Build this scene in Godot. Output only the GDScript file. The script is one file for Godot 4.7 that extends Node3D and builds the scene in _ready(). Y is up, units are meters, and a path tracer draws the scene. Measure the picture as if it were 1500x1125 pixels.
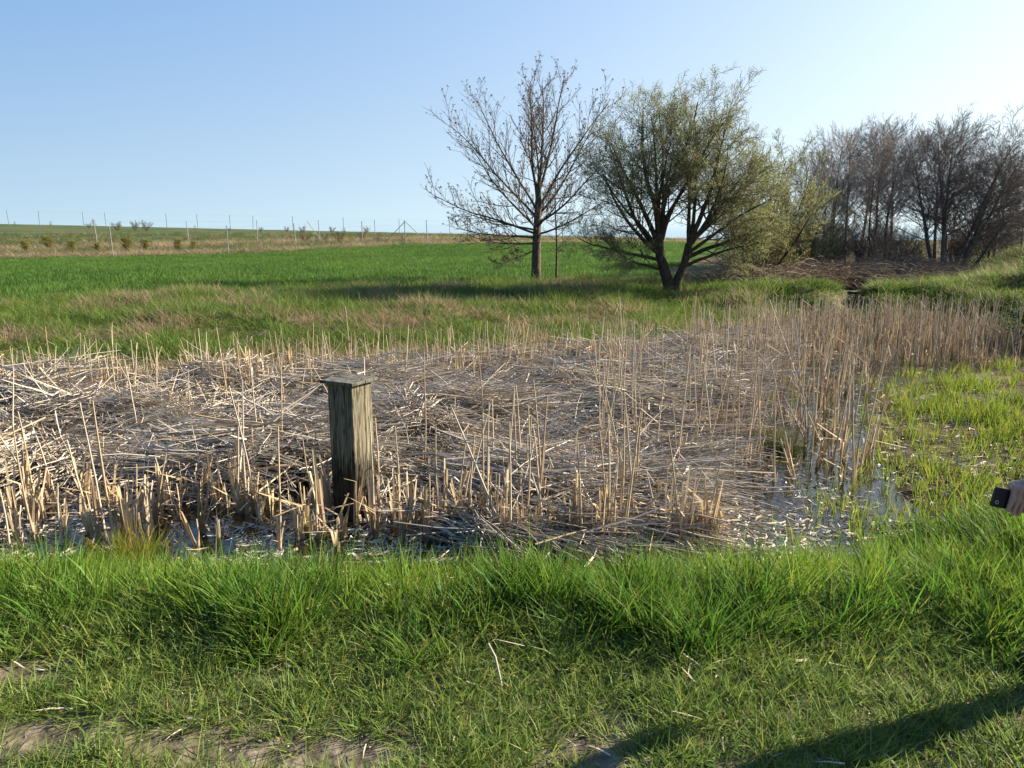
extends Node3D

const WATER := -0.28
const EYE := 1.6
const STRAW := Color(0.43, 0.345, 0.235)

class Buf:
	var v := PackedVector3Array()
	var n := PackedVector3Array()
	var c := PackedColorArray()
	var ix := PackedInt32Array()
	func done(m: Material = null) -> ArrayMesh:
		var a := []
		a.resize(Mesh.ARRAY_MAX)
		a[Mesh.ARRAY_VERTEX] = v
		a[Mesh.ARRAY_NORMAL] = n
		a[Mesh.ARRAY_COLOR] = c
		a[Mesh.ARRAY_INDEX] = ix
		var me := ArrayMesh.new()
		me.add_surface_from_arrays(Mesh.PRIMITIVE_TRIANGLES, a)
		if m:
			me.surface_set_material(0, m)
		return me

var rng := RandomNumberGenerator.new()
var noise_a := FastNoiseLite.new()
var noise_b := FastNoiseLite.new()
var counts := {}
var M := {}
var pond_edge := PackedVector2Array([
	Vector2(-14, 3.9), Vector2(-4, 3.75), Vector2(0, 3.7), Vector2(2.0, 3.9), Vector2(2.75, 4.7), Vector2(3.1, 5.5), Vector2(3.35, 6.6),
	Vector2(3.9, 7.8), Vector2(5.0, 9.0), Vector2(7.8, 10.2), Vector2(9.6, 13.0), Vector2(8.6, 15.6), Vector2(6.4, 15.8), Vector2(4.6, 13.6),
	Vector2(1.7, 11.6), Vector2(-1.5, 10.0), Vector2(-6, 8.9), Vector2(-14, 8.5)])


# ---------------------------------------------------------------- helpers
func numbered(called: String) -> String:
	var k: int = counts.get(called, 0)
	counts[called] = k + 1
	return called if k == 0 else "%s_%03d" % [called, k]

func r01() -> float:
	return rng.randf()

func rr(a: float, b: float) -> float:
	return rng.randf_range(a, b)

func rv() -> Vector3:
	return Vector3(rng.randf_range(-1, 1), rng.randf_range(-1, 1), rng.randf_range(-1, 1))

func tag(o: Node, label: String, category: String, group := "", kind := "") -> void:
	o.set_meta("label", label)
	if category:
		o.set_meta("category", category)
	if group:
		o.set_meta("group", group)
	if kind:
		o.set_meta("kind", kind)

func thing(called: String, label: String, category: String, at: Vector3, turn := 0.0, group := "", kind := "") -> Node3D:
	var o := Node3D.new()
	o.name = numbered(called)
	add_child(o)
	o.position = at
	o.rotation.y = turn
	tag(o, label, category, group, kind)
	return o

func part(called: String, mesh: Mesh, m: Material, parent: Node, at := Vector3.ZERO) -> MeshInstance3D:
	var o := MeshInstance3D.new()
	o.name = called
	o.mesh = mesh
	if m:
		o.material_override = m
	o.position = at
	parent.add_child(o, true)
	return o

func scatter(called: String, mesh: Mesh, m: Material, where: Array[Transform3D], tint: PackedColorArray, parent: Node) -> MultiMeshInstance3D:
	var mm := MultiMesh.new()
	mm.transform_format = MultiMesh.TRANSFORM_3D
	mm.use_colors = true
	mm.mesh = mesh
	mm.instance_count = where.size()
	for i in where.size():
		mm.set_instance_transform(i, where[i])
		mm.set_instance_color(i, tint[i])
	var o := MultiMeshInstance3D.new()
	o.name = called
	o.multimesh = mm
	o.material_override = m
	o.set_meta("kind", "stuff")
	parent.add_child(o, true)
	return o

# several mesh variants scattered as one stuff object
func stuff(called: String, label: String, category: String, pieces: String, meshes: Array, m: Material, where: Array[Transform3D], tint: PackedColorArray) -> void:
	var root := thing(called, label, category, Vector3.ZERO, 0.0, "", "stuff")
	var k := meshes.size()
	for j in k:
		var w: Array[Transform3D] = []
		var t := PackedColorArray()
		for i in range(j, where.size(), k):
			w.append(where[i])
			t.append(tint[i])
		if w.size() > 0:
			scatter(pieces, meshes[j], m, w, t, root)

# the same, joined into one mesh: near the camera, where copies would overlap
func baked(called: String, label: String, category: String, meshes: Array, m: Material, where: Array[Transform3D], tint: PackedColorArray, pick := PackedInt32Array()) -> void:
	var src := []
	for me in meshes:
		var a: Array = me.surface_get_arrays(0)
		src.append([a[Mesh.ARRAY_VERTEX], a[Mesh.ARRAY_NORMAL], a[Mesh.ARRAY_COLOR], a[Mesh.ARRAY_INDEX]])
	var b := Buf.new()
	for i in where.size():
		var e: Array = src[pick[i] if pick.size() else i % src.size()]
		var t: Transform3D = where[i]
		var base := b.v.size()
		b.v.append_array(t * (e[0] as PackedVector3Array))
		b.n.append_array(Transform3D(t.basis.orthonormalized(), Vector3.ZERO) * (e[1] as PackedVector3Array))
		var c := tint[i]
		var last := Color(-1, 0, 0)
		var got := c
		for q: Color in e[2]:
			if q != last:
				last = q
				got = Color(q.r * c.r, q.g * c.g, q.b * c.b)
			b.c.append(got)
		for k: int in e[3]:
			b.ix.append(base + k)
	var o := part(numbered(called), b.done(), m, self)
	tag(o, label, category, "", "stuff")

func pond(x: float, d: float) -> float:
	var p := Vector2(x, d)
	var best := 1e9
	var inside := false
	var n := pond_edge.size()
	var b := pond_edge[n - 1]
	for i in n:
		var a := pond_edge[i]
		var e := b - a
		var w := p - a
		var q := w - e * clampf(w.dot(e) / e.length_squared(), 0.0, 1.0)
		best = minf(best, q.length_squared())
		if (a.y > d) != (b.y > d) and x < (b.x - a.x) * (d - a.y) / (b.y - a.y) + a.x:
			inside = not inside
		b = a
	return -sqrt(best) if inside else sqrt(best)

func land(x: float, d: float) -> float:
	var t := x / maxf(d, 1.0)
	var h := 0.0
	if d < 9.0:
		h = noise_a.get_noise_2d(x * 40.0, d * 40.0) * 0.035 - 0.06 * smoothstep(2.2, 5.0, x) * smoothstep(4.0, 6.0, d)
		return h
	h = 0.12 * smoothstep(9, 14, d) - 0.06 * smoothstep(2.2, 5.0, x) * (1.0 - smoothstep(9, 13, d))
	h += noise_a.get_noise_2d(x * 14.0, d * 14.0) * 0.2 * (1.0 - 0.8 * smoothstep(15, 20, d))
	h -= 0.17 * smoothstep(22, 38, d) * (1.0 - smoothstep(-16, -5, x)) * (1.0 - smoothstep(45, 60, d))
	var crest := clampf(2.1 - 2.4 * (t + 0.69), -0.3, 2.3)
	h += (crest - 0.1) * smoothstep(38, 112, d) - maxf(d - 116.0, 0.0) * 0.03
	h += 0.22 * smoothstep(36, 54, d) * smoothstep(-26, -6, x) * (1.0 - smoothstep(70, 100, d))
	h += 2.3 * smoothstep(0.575, 0.86, t) * smoothstep(13, 26, d)
	h -= 0.3 * smoothstep(18.3, 20, d) * (1.0 - smoothstep(24, 29, d)) * smoothstep(0.3, 0.4, t) * (1.0 - smoothstep(0.5, 0.58, t))
	if d > 14.0 and d < 21.0 and x > 3.5:
		var run := smoothstep(4.6, 6.0, x)
		var gap := exp(-pow((x - 7.95 - (d - 17.3) * 0.46) / 0.36, 2.0))
		h += (0.17 * (1.0 - gap) - 0.45 * gap) * exp(-pow((d - 17.3) / 0.95, 2.0)) * run
	return h

func height(x: float, d: float) -> float:
	var base := land(x, d)
	if d > 2.4 and d < 19.5 and x > -20.0 and x < 15.0:
		var s := pond(x, d)
		if s <= 0.0:
			return WATER + 0.015 - 0.12 * smoothstep(-0.1, 0.7, -s) + noise_b.get_noise_2d(x * 30.0, d * 30.0) * 0.035
		var w := lerpf(0.95, 4.6, smoothstep(3.9, 6.0, d))
		w = lerpf(w, 1.5, smoothstep(3.8, 5.2, x) * smoothstep(12.5, 14.5, d))
		var k := clampf(s / w, 0.0, 1.0)
		return lerpf(WATER + 0.01, base, k * k * (3.0 - 2.0 * k))
	return base

func field_edge(x: float) -> float:
	return maxf(13.5, 15.6 + 0.5 * (x + 9.0)) + noise_a.get_noise_2d(x * 30.0, 7.0) * 1.2

func fence_line(x: float) -> float:
	return 41.5 + 0.68 * (x + 22.0)

func ground(x: float, d: float) -> Vector3:
	return Vector3(x, height(x, d), -d)

func tube(b: Buf, pts: PackedVector3Array, rad: PackedFloat32Array, sides: int, col: Color) -> void:
	var first := b.v.size()
	var count := pts.size()
	var u := Vector3.ZERO
	for i in count:
		var t: Vector3 = (pts[mini(i + 1, count - 1)] - pts[maxi(i - 1, 0)]).normalized()
		if i == 0:
			u = t.cross(Vector3(0.31, 0.17, 0.93)).normalized()
		else:
			u = (u - t * u.dot(t)).normalized()
		var w := t.cross(u)
		for k in sides:
			var a := TAU * k / sides
			var o := u * cos(a) + w * sin(a)
			b.v.append(pts[i] + o * rad[i])
			b.n.append(o)
			b.c.append(col)
	for i in count - 1:
		for k in sides:
			var p := first + i * sides + k
			var q := first + i * sides + (k + 1) % sides
			b.ix.append_array([p, p + sides, q, q, p + sides, q + sides])

# a flat strip along pts, across is its width direction
func strip(b: Buf, pts: PackedVector3Array, across: Vector3, wid: PackedFloat32Array, col: Color) -> void:
	var first := b.v.size()
	var count := pts.size()
	for i in count:
		var t: Vector3 = (pts[mini(i + 1, count - 1)] - pts[maxi(i - 1, 0)]).normalized()
		var n := t.cross(across).normalized()
		b.v.append(pts[i] - across * wid[i])
		b.v.append(pts[i] + across * wid[i])
		b.n.append(n)
		b.n.append(n)
		b.c.append(col)
		b.c.append(col)
	for i in count - 1:
		var p := first + i * 2
		b.ix.append_array([p, p + 1, p + 2, p + 1, p + 3, p + 2])

func box(b: Buf, t: Transform3D, half: Vector3, col: Color, bevel := 0.0) -> void:
	# a box with chamfered edges: eight corners, three points each
	var id := {}
	for sx in [-1, 1]:
		for sy in [-1, 1]:
			for sz in [-1, 1]:
				for ax in 3:
					var p := Vector3(sx, sy, sz) * (half - Vector3.ONE * bevel)
					p[ax] += bevel * [sx, sy, sz][ax]
					id[[sx, sy, sz, ax]] = p
	var quad := func(p: Array) -> void:
		var cen: Vector3 = (p[0] + p[1] + p[2]) / 3.0
		var nn: Vector3 = (p[1] - p[0]).cross(p[2] - p[0]).normalized()
		if nn.dot(cen) > 0.0:
			p.reverse()
		else:
			nn = -nn
		var wn := (t.basis * nn).normalized()
		var f := b.v.size()
		for q in p:
			b.v.append(t * (q as Vector3))
			b.n.append(wn)
			b.c.append(col)
		b.ix.append_array([f, f + 1, f + 2])
		if p.size() > 3:
			b.ix.append_array([f, f + 2, f + 3])
	for ax in 3:
		var bx := (ax + 1) % 3
		var cx := (ax + 2) % 3
		for s in [-1, 1]:
			var ring := []
			for q in [[-1, -1], [1, -1], [1, 1], [-1, 1]]:
				var key := [0, 0, 0]
				key[ax] = s
				key[bx] = q[0]
				key[cx] = q[1]
				ring.append(id[key + [ax]])
			quad.call(ring)
			if bevel > 0.0:
				for s2 in [-1, 1]:
					var e := []
					for en in [[-1, ax], [1, ax], [1, bx], [-1, bx]]:
						var key := [0, 0, 0]
						key[ax] = s
						key[bx] = s2
						key[cx] = en[0]
						e.append(id[key + [en[1]]])
					quad.call(e)
	if bevel > 0.0:
		for sx in [-1, 1]:
			for sy in [-1, 1]:
				for sz in [-1, 1]:
					quad.call([id[[sx, sy, sz, 0]], id[[sx, sy, sz, 1]], id[[sx, sy, sz, 2]]])

func plain(col: Color, rough := 0.8) -> StandardMaterial3D:
	var m := StandardMaterial3D.new()
	m.albedo_color = col.linear_to_srgb()
	m.roughness = rough
	return m

func leafy(back: float, rough := 0.6, spec := 0.35) -> StandardMaterial3D:
	var m := StandardMaterial3D.new()
	m.vertex_color_use_as_albedo = true
	m.roughness = rough
	m.metallic_specular = spec
	m.cull_mode = BaseMaterial3D.CULL_DISABLED
	if back > 0.0:
		m.backlight_enabled = true
		m.backlight = Color(back, back, back).linear_to_srgb()
	return m

func grain(freq: float, lo: float, hi: float, sd: int, octaves := 5, size := 512) -> NoiseTexture2D:
	var f := FastNoiseLite.new()
	f.seed = sd
	f.frequency = freq
	f.fractal_octaves = octaves
	var t := NoiseTexture2D.new()
	t.width = size
	t.height = size
	t.seamless = true
	t.noise = f
	var g := Gradient.new()
	g.set_color(0, Color(lo, lo, lo))
	g.set_color(1, Color(hi, hi, hi))
	t.color_ramp = g
	return t

# ---------------------------------------------------------------- plants
func tuft(sd: int, blades: int, radius: float, lo: float, hi: float, width: float, lean: float, curl: float, dry: float, segs := 3) -> ArrayMesh:
	var g := RandomNumberGenerator.new()
	g.seed = sd
	var b := Buf.new()
	for k in blades:
		var a := g.randf() * TAU
		var p := Vector3(cos(a), 0, sin(a)) * radius * sqrt(g.randf())
		var out_a := a + g.randf_range(-1.1, 1.1)
		var dir := (Vector3.UP + Vector3(cos(out_a), 0, sin(out_a)) * lean * g.randf_range(0.2, 1.3)).normalized()
		var ln := g.randf_range(lo, hi)
		var bend := Vector3(cos(out_a), -0.35, sin(out_a)) * curl * g.randf_range(0.1, 1.2) / segs
		var pts := PackedVector3Array([p])
		var w := PackedFloat32Array([width * 0.5])
		for i in segs:
			dir = (dir + bend).normalized()
			p += dir * ln / segs
			pts.append(p)
			var f := float(i + 1) / segs
			w.append(width * (0.5 * (1.0 - f * f) + 0.02))
		var face := g.randf() * TAU
		var across := Vector3(cos(face), 0, sin(face))
		var l := g.randf_range(0.34, 0.62)
		var col := Color(l * g.randf_range(0.85, 1.15), l, l * g.randf_range(0.7, 1.2))
		if g.randf() < dry:
			col = Color(1.0, 0.62, 1.0) * g.randf_range(0.75, 1.0)
			col.a = 1.0
		strip(b, pts, across, w, col)
	return b.done()

func leaf_clump(sd: int, leaves: int, radius: float, size: float, up: float) -> ArrayMesh:
	var g := RandomNumberGenerator.new()
	g.seed = sd
	var b := Buf.new()
	for k in leaves:
		var p := Vector3(g.randf_range(-1, 1), g.randf_range(0, up), g.randf_range(-1, 1)) * radius
		var dir := Vector3(g.randf_range(-1, 1), g.randf_range(-0.4, 0.9), g.randf_range(-1, 1)).normalized()
		var across := dir.cross(Vector3(g.randf_range(-1, 1), 1, g.randf_range(-1, 1))).normalized()
		var s := size * g.randf_range(0.6, 1.2)
		var l := g.randf_range(0.35, 0.65)
		strip(b, PackedVector3Array([p, p + dir * s * 0.45, p + dir * s + Vector3.DOWN * s * 0.15]), across, PackedFloat32Array([s * 0.08, s * 0.3, s * 0.02]), Color(l * g.randf_range(0.85, 1.1), l, l))
	return b.done()

func stem_mesh(sd: int, flat: bool, broken: bool, long := 1.0, wide := 0.01, bend := 0.07) -> ArrayMesh:
	# a dry stem or leaf along +X
	var g := RandomNumberGenerator.new()
	g.seed = sd
	var b := Buf.new()
	var pts := PackedVector3Array()
	var w := PackedFloat32Array()
	var p := Vector3(-0.5 * long, 0, 0)
	var dir := Vector3(1, 0, 0)
	var n := 5
	for i in n + 1:
		pts.append(p)
		var f := float(i) / n
		w.append((0.5 - 0.25 * f) if not flat else 0.5 * (1.0 - 0.75 * f * f))
		var k := bend if not broken or i != 2 else 0.7
		dir = (dir + Vector3(0, g.randf_range(-k, k), g.randf_range(-k, k))).normalized()
		p += dir * long / n
	var l := g.randf_range(0.8, 1.0)
	if flat:
		strip(b, pts, Vector3(0, g.randf_range(-0.7, 0.7), 1).normalized() * wide * 1.3, w, Color(l, l, l))
	else:
		for i in w.size():
			w[i] *= wide
		tube(b, pts, w, 4, Color(l, l, l))
	return b.done()

func cattail_stem(sd: int) -> ArrayMesh:
	var g := RandomNumberGenerator.new()
	g.seed = sd
	var b := Buf.new()
	var p := Vector3(0, -0.06, 0)
	var dir := Vector3(g.randf_range(-0.05, 0.05), 1, g.randf_range(-0.05, 0.05)).normalized()
	var pts := PackedVector3Array()
	var w := PackedFloat32Array()
	var n := 7
	for i in n + 1:
		pts.append(p)
		w.append(lerpf(0.0085, 0.0038, float(i) / n) * (1.25 if i == 0 else 1.0))
		dir = (dir + Vector3(g.randf_range(-0.03, 0.03), 0, g.randf_range(-0.03, 0.03))).normalized()
		p += dir * 1.06 / n
	var l := g.randf_range(0.8, 0.98)
	tube(b, pts, w, 6, Color(l, l * 0.99, l * 0.97))
	if g.randf() < 0.35:   # a snapped end that hangs over
		var q := pts[n]
		var a := g.randf() * TAU
		var e := q + Vector3(cos(a) * 0.06, -0.05, sin(a) * 0.06)
		tube(b, PackedVector3Array([q, e, e + (e - q) * 0.8]), PackedFloat32Array([0.004, 0.0035, 0.003]), 4, Color(l, l, l))
	return b.done()

func sheath_mesh(sd: int, leaves: int, lo: float, hi: float, spread: float, width: float) -> ArrayMesh:
	# dry leaf bases wrapped round the foot of a stem
	var g := RandomNumberGenerator.new()
	g.seed = sd
	var b := Buf.new()
	for k in leaves:
		var a := g.randf() * TAU
		var o := Vector3(cos(a), 0, sin(a))
		var across := Vector3(-sin(a), 0, cos(a))
		var ln := g.randf_range(lo, hi)
		var p := o * 0.012 * g.randf_range(0.4, 1.3) + Vector3.DOWN * 0.06
		var dir := (Vector3.UP + o * spread * g.randf_range(-0.3, 1.0) + across * g.randf_range(-0.5, 0.5) * spread).normalized()
		var pts := PackedVector3Array()
		var w := PackedFloat32Array()
		var kink := g.randi_range(2, 6)
		for i in 5:
			pts.append(p)
			w.append(width * lerpf(1.0, 0.45, i / 4.0) * 0.5)
			if i == kink:
				dir = (dir + o * 1.2 + Vector3.DOWN * g.randf_range(0.2, 1.6)).normalized()
			dir = (dir + Vector3(g.randf_range(-0.06, 0.06), 0, g.randf_range(-0.06, 0.06))).normalized()
			p += dir * ln / 4.0
		var l := g.randf_range(0.6, 1.0)
		strip(b, pts, across, w, Color(l, l * g.randf_range(0.88, 0.99), l * g.randf_range(0.75, 0.95)))
	return b.done()

func grow(T: Dictionary, p: Vector3, dir: Vector3, ln: float, r: float, lvl: int) -> void:
	var segs: int = T.segs[lvl]
	var pts := PackedVector3Array([p])
	var rad := PackedFloat32Array([r])
	var q := p
	var d := dir
	for i in segs:
		d = (d + rv() * T.wig[lvl] + Vector3.UP * T.up[lvl] + T.wind * (lvl * 0.5)).normalized()
		q += d * ln / segs
		pts.append(q)
		rad.append(lerpf(r, maxf(r * T.tip[lvl], T.rmin), float(i + 1) / segs))
	tube(T.trunk if lvl < T.split else T.crown, pts, rad, T.sides[lvl], T.col if lvl < T.split else T.twig_col)
	if lvl + 1 < T.levels:
		var n: int = T.kids[lvl]
		for k in n:
			var f: float = lerpf(T.start[lvl], 1.0, (k + r01()) / n)
			var at := minf(f * segs, segs - 0.001)
			var i := int(at)
			var pos := pts[i].lerp(pts[i + 1], at - i)
			var pd := (pts[i + 1] - pts[i]).normalized()
			var side := pd.cross(Vector3(0.2, 0.3, 0.9)).normalized().rotated(pd, k * 2.4 + rr(-0.5, 0.5))
			var ang: float = T.ang[lvl] * rr(0.7, 1.25)
			var cl: float = ln * T.ratio[lvl] * (1.0 - T.fall[lvl] * f) * rr(0.65, 1.15)
			if lvl == 0 and T.dome > 0.0:
				cl = ln * T.ratio[0] * rr(0.75, 1.1) * sqrt(maxf(1.0 - pow((f - T.dome) / (1.08 - T.dome), 2.0), 0.12))
			grow(T, pos, (pd * cos(ang) + side * sin(ang)).normalized(), cl, maxf(lerpf(rad[i], rad[i + 1], at - i) * T.thin[lvl], T.rmin), lvl + 1)
	if lvl >= T.leaf_from:
		for i in range(1, pts.size()):
			T.tips.append([pts[i], (pts[i] - pts[i - 1]).normalized(), i == pts.size() - 1])

func recipe(extra: Dictionary) -> Dictionary:
	var T := {"trunk": Buf.new(), "crown": Buf.new(), "tips": [], "wind": Vector3.ZERO, "dome": 0.0, "split": 2, "leaf_from": 9, "rmin": 0.004, "col": Color(0.9, 0.88, 0.85), "twig_col": Color(0.85, 0.8, 0.8)}
	T.merge(extra, true)
	return T

func bark_material(col: Color, sd: int) -> StandardMaterial3D:
	var m := plain(col, 0.9)
	m.vertex_color_use_as_albedo = true
	m.albedo_texture = grain(0.03, 0.45, 1.0, sd, 5, 256)
	m.uv1_triplanar = true
	m.uv1_scale = Vector3(2.2, 0.8, 2.2)
	m.metallic_specular = 0.25
	m.heightmap_enabled = true
	m.heightmap_texture = m.albedo_texture
	m.heightmap_scale = 2.0
	return m

func _ready() -> void:
	rng.seed = 20240417
	noise_a.seed = 5
	noise_a.frequency = 0.02
	noise_b.seed = 9
	noise_b.frequency = 0.03
	noise_b.fractal_octaves = 3
	setup_light()
	setup_materials()
	build_ground()
	build_water()
	build_trees()
	build_fences()
	build_post()
	build_reeds()
	build_grass()
	build_small_things()
	build_person()


func setup_light() -> void:
	var cam := Camera3D.new()
	cam.name = "camera"
	add_child(cam)
	cam.position = Vector3(0, EYE, 0)
	cam.rotation_degrees = Vector3(-12, 0, 0)
	cam.fov = 55.02
	cam.near = 0.05
	cam.far = 1500.0
	cam.current = true
	var sun_from := Vector3(0.861, 0.454, -0.231)
	var sun := DirectionalLight3D.new()
	sun.name = "sun"
	add_child(sun)
	sun.look_at_from_position(sun_from * 50.0, Vector3.ZERO)
	sun.light_energy = 1.6
	sun.light_color = Color(1.0, 0.95, 0.86)
	sun.light_angular_distance = 0.5
	sun.shadow_enabled = true
	# clear air: deep blue overhead, paler to the horizon, whitish round the sun's side
	var im := Image.create(512, 256, false, Image.FORMAT_RGBF)
	for y in 256:
		var el := PI * 0.5 - PI * (y + 0.5) / 256.0
		for x in 512:
			var az := (x + 0.5) / 512.0 * TAU
			var dir := Vector3(sin(az) * cos(el), sin(el), -cos(az) * cos(el))
			var up := maxf(sin(el), 0.0)
			var c := Vector3(0.03, 0.25, 0.70).lerp(Vector3(0.43, 0.635, 0.80), pow(1.0 - up, 4.0))
			var ang := acos(clampf(dir.dot(sun_from.normalized()), -1, 1))
			c += Vector3(3.35, 3.2, 2.45) * exp(-ang * 1.75) * (1.0 - up)
			c += Vector3(1.0, 0.95, 0.85) * exp(-ang * 7.0) * 1.5
			c /= 3.5
			im.set_pixel(x, y, Color(c.x, c.y, c.z))
	var pano := PanoramaSkyMaterial.new()
	pano.panorama = ImageTexture.create_from_image(im)
	var sky := Sky.new()
	sky.sky_material = pano
	var env := Environment.new()
	env.background_mode = Environment.BG_SKY
	env.sky = sky
	env.tonemap_mode = Environment.TONE_MAPPER_LINEAR
	env.tonemap_exposure = 3.5
	env.sdfgi_enabled = true
	env.ssao_enabled = true
	env.ssil_enabled = true
	var we := WorldEnvironment.new()
	we.name = "world"
	we.environment = env
	add_child(we)


func setup_materials() -> void:
	M.grass = leafy(0.9, 0.55, 0.3)
	M.straw = leafy(0.25, 0.7, 0.3)
	M.leaf = leafy(1.0, 0.75, 0.2)
	M.stem = leafy(0.0, 0.65, 0.35)
	var soil := StandardMaterial3D.new()
	soil.vertex_color_use_as_albedo = true
	soil.roughness = 0.95
	soil.metallic_specular = 0.2
	soil.albedo_texture = grain(0.02, 0.5, 1.0, 3)
	soil.uv1_triplanar = true
	soil.uv1_world_triplanar = true
	soil.uv1_scale = Vector3.ONE * 0.9
	soil.heightmap_enabled = true
	soil.heightmap_texture = soil.albedo_texture
	soil.heightmap_scale = 3.0
	M.soil = soil
	M.wood = weathered(21, true)
	M.lid = weathered(22, false)


# weathered board: upright grain, grey blotches and, on the post, the dark water stain with its ragged upper edge
func weathered(sd: int, stained: bool) -> StandardMaterial3D:
	var wood := plain(Color(1, 1, 1), 0.85)
	wood.vertex_color_use_as_albedo = true
	wood.metallic_specular = 0.25
	var im := Image.create(256, 512, false, Image.FORMAT_RGB8)
	var f := FastNoiseLite.new()
	f.seed = sd
	f.frequency = 0.02
	f.fractal_octaves = 4
	for y in 512:
		for x in 256:
			var l := 0.78 + 0.26 * f.get_noise_2d(x * 6.0, y * 0.35) + 0.24 * f.get_noise_2d(x * 24.0 + 900.0, y * 1.2)
			if f.get_noise_2d(x * 14.0 + 77.0, y * 0.25) > 0.42:
				l *= 0.45
			var blotch := smoothstep(0.05, 0.4, f.get_noise_2d(x * 1.6 + 300.0, y * 0.9)) * 0.3
			l *= 1.0 - blotch
			if stained:
				var row := float(y) if y > 200 else float(y) + 512.0
				l *= 1.0 - 0.5 * smoothstep(-8.0, 14.0, row - 395.0 + 60.0 * f.get_noise_2d(x * 5.0 + 40.0, y * 0.4))
			im.set_pixel(x, y, Color(l, l * (0.98 + 0.02 * blotch), l * (0.91 - 0.1 * blotch)).clamp())
	wood.albedo_texture = ImageTexture.create_from_image(im)
	wood.uv1_triplanar = true
	wood.uv1_scale = Vector3(2.2, 0.55, 2.2)
	wood.heightmap_enabled = true
	wood.heightmap_texture = wood.albedo_texture
	wood.heightmap_scale = 0.5
	return wood

# ---------------------------------------------------------------- setting
func axis(near: float, step: float, far: float, growth: float) -> PackedFloat32Array:
	var a := PackedFloat32Array([0.0])
	var x := 0.0
	var s := step
	while x < far:
		if x > near:
			s *= growth
		x += s
		a.append(x)
	return a

func build_ground() -> void:
	var side := axis(4.5, 0.11, 240.0, 1.055)
	var xs := PackedFloat32Array()
	for i in range(side.size() - 1, 0, -1):
		xs.append(-side[i])
	xs.append_array(side)
	var ds := axis(18.0, 0.11, 300.0, 1.045)
	for i in ds.size():
		ds[i] -= 1.0
	ds[0] = -30.0
	var nx := xs.size()
	var v := PackedVector3Array()
	var c := PackedColorArray()
	var zone := PackedByteArray()
	for d in ds:
		for x in xs:
			v.append(Vector3(x, height(x, d), -d))
			var patch := noise_b.get_noise_2d(x * 22.0, d * 22.0)
			var fine := noise_b.get_noise_2d(x * 120.0 + 50.0, d * 120.0)
			var s := pond(x, d) if d > 2.0 and d < 22.0 and absf(x) < 20.0 else 9.0
			var col := Color(0.185, 0.15, 0.108)
			var z := 0
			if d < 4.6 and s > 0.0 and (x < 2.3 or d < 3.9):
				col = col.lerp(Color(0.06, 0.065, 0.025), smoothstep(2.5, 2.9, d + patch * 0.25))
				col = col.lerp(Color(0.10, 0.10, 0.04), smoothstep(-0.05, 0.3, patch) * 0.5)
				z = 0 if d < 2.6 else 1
			elif s <= 0.0:
				col = Color(0.045, 0.034, 0.018).lerp(Color(0.07, 0.062, 0.02), smoothstep(-0.1, 0.3, patch))
				z = 2
			elif d > field_edge(x) and x < 3.0 + (d - 20.0) * 0.28 + 6.0 * smoothstep(34, 50, d):
				if d < fence_line(x):
					col = Color(0.045, 0.095, 0.018).lerp(Color(0.06, 0.115, 0.022), patch + 0.5)
					z = 3
				else:
					var strip_k := d - fence_line(x)
					var tan_k := exp(-pow((strip_k - 1.0) / 2.2, 2.0)) + 0.9 * exp(-pow((strip_k - 15.0) / 4.0, 2.0))
					col = Color(0.085, 0.115, 0.04).lerp(Color(0.26, 0.22, 0.12), clampf(tan_k * 0.8 + patch * 0.7, 0.0, 1.0))
					if strip_k > 21.0:
						col = Color(0.05, 0.095, 0.03).lerp(Color(0.13, 0.12, 0.06), clampf(patch * 1.4 + smoothstep(40, 60, strip_k) * 0.5, 0.0, 0.8))
					z = 4
			elif x > 2.3 and d < 13.0:
				col = Color(0.085, 0.062, 0.032).lerp(Color(0.15, 0.125, 0.08), smoothstep(0.0, 0.35, patch))
				z = 5
			else:
				col = Color(0.075, 0.085, 0.03).lerp(Color(0.19, 0.155, 0.085), smoothstep(-0.05, 0.35, patch))
				if x > 8.0 and d > 19.0 and x / d < 0.62:
					col = Color(0.07, 0.055, 0.032).lerp(Color(0.11, 0.085, 0.05), smoothstep(-0.1, 0.4, patch))
				elif x > 9.0:
					col = Color(0.07, 0.115, 0.025).lerp(Color(0.17, 0.15, 0.07), smoothstep(0.1, 0.5, patch))
				z = 1
			col *= 1.0 + fine * 0.35
			col *= 1.3
			col.a = 1.0
			c.append(col)
			zone.append(z)
	var n := PackedVector3Array()
	n.resize(v.size())
	for j in ds.size():
		for i in nx:
			var a := v[j * nx + mini(i + 1, nx - 1)] - v[j * nx + maxi(i - 1, 0)]
			var b := v[mini(j + 1, ds.size() - 1) * nx + i] - v[maxi(j - 1, 0) * nx + i]
			n[j * nx + i] = a.cross(b).normalized()
	var names := [["path", "trodden earth path with bare brown patches in front of the pond"], ["bank", "rough grassy bank sloping round the pond"], ["pond_bed", "dark muddy bed under the shallow pond water"], ["field", "flat green crop field between the pond and the fence"], ["hill", "tan and green hillside rising behind the wire fence"], ["meadow", "wet muddy meadow floor beside the open water"]]
	for z in 6:
		var b := Buf.new()
		var seen := {}
		for j in ds.size() - 1:
			for i in nx - 1:
				var p := j * nx + i
				if zone[p] != z:
					continue
				var id := []
				for q in [p, p + 1, p + nx + 1, p + nx]:
					if not seen.has(q):
						seen[q] = b.v.size()
						b.v.append(v[q])
						b.n.append(n[q])
						b.c.append(c[q])
					id.append(seen[q])
				b.ix.append_array([id[0], id[2], id[1], id[0], id[3], id[2]])
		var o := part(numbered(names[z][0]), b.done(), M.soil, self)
		tag(o, names[z][1], "ground", "", "structure")

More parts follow.
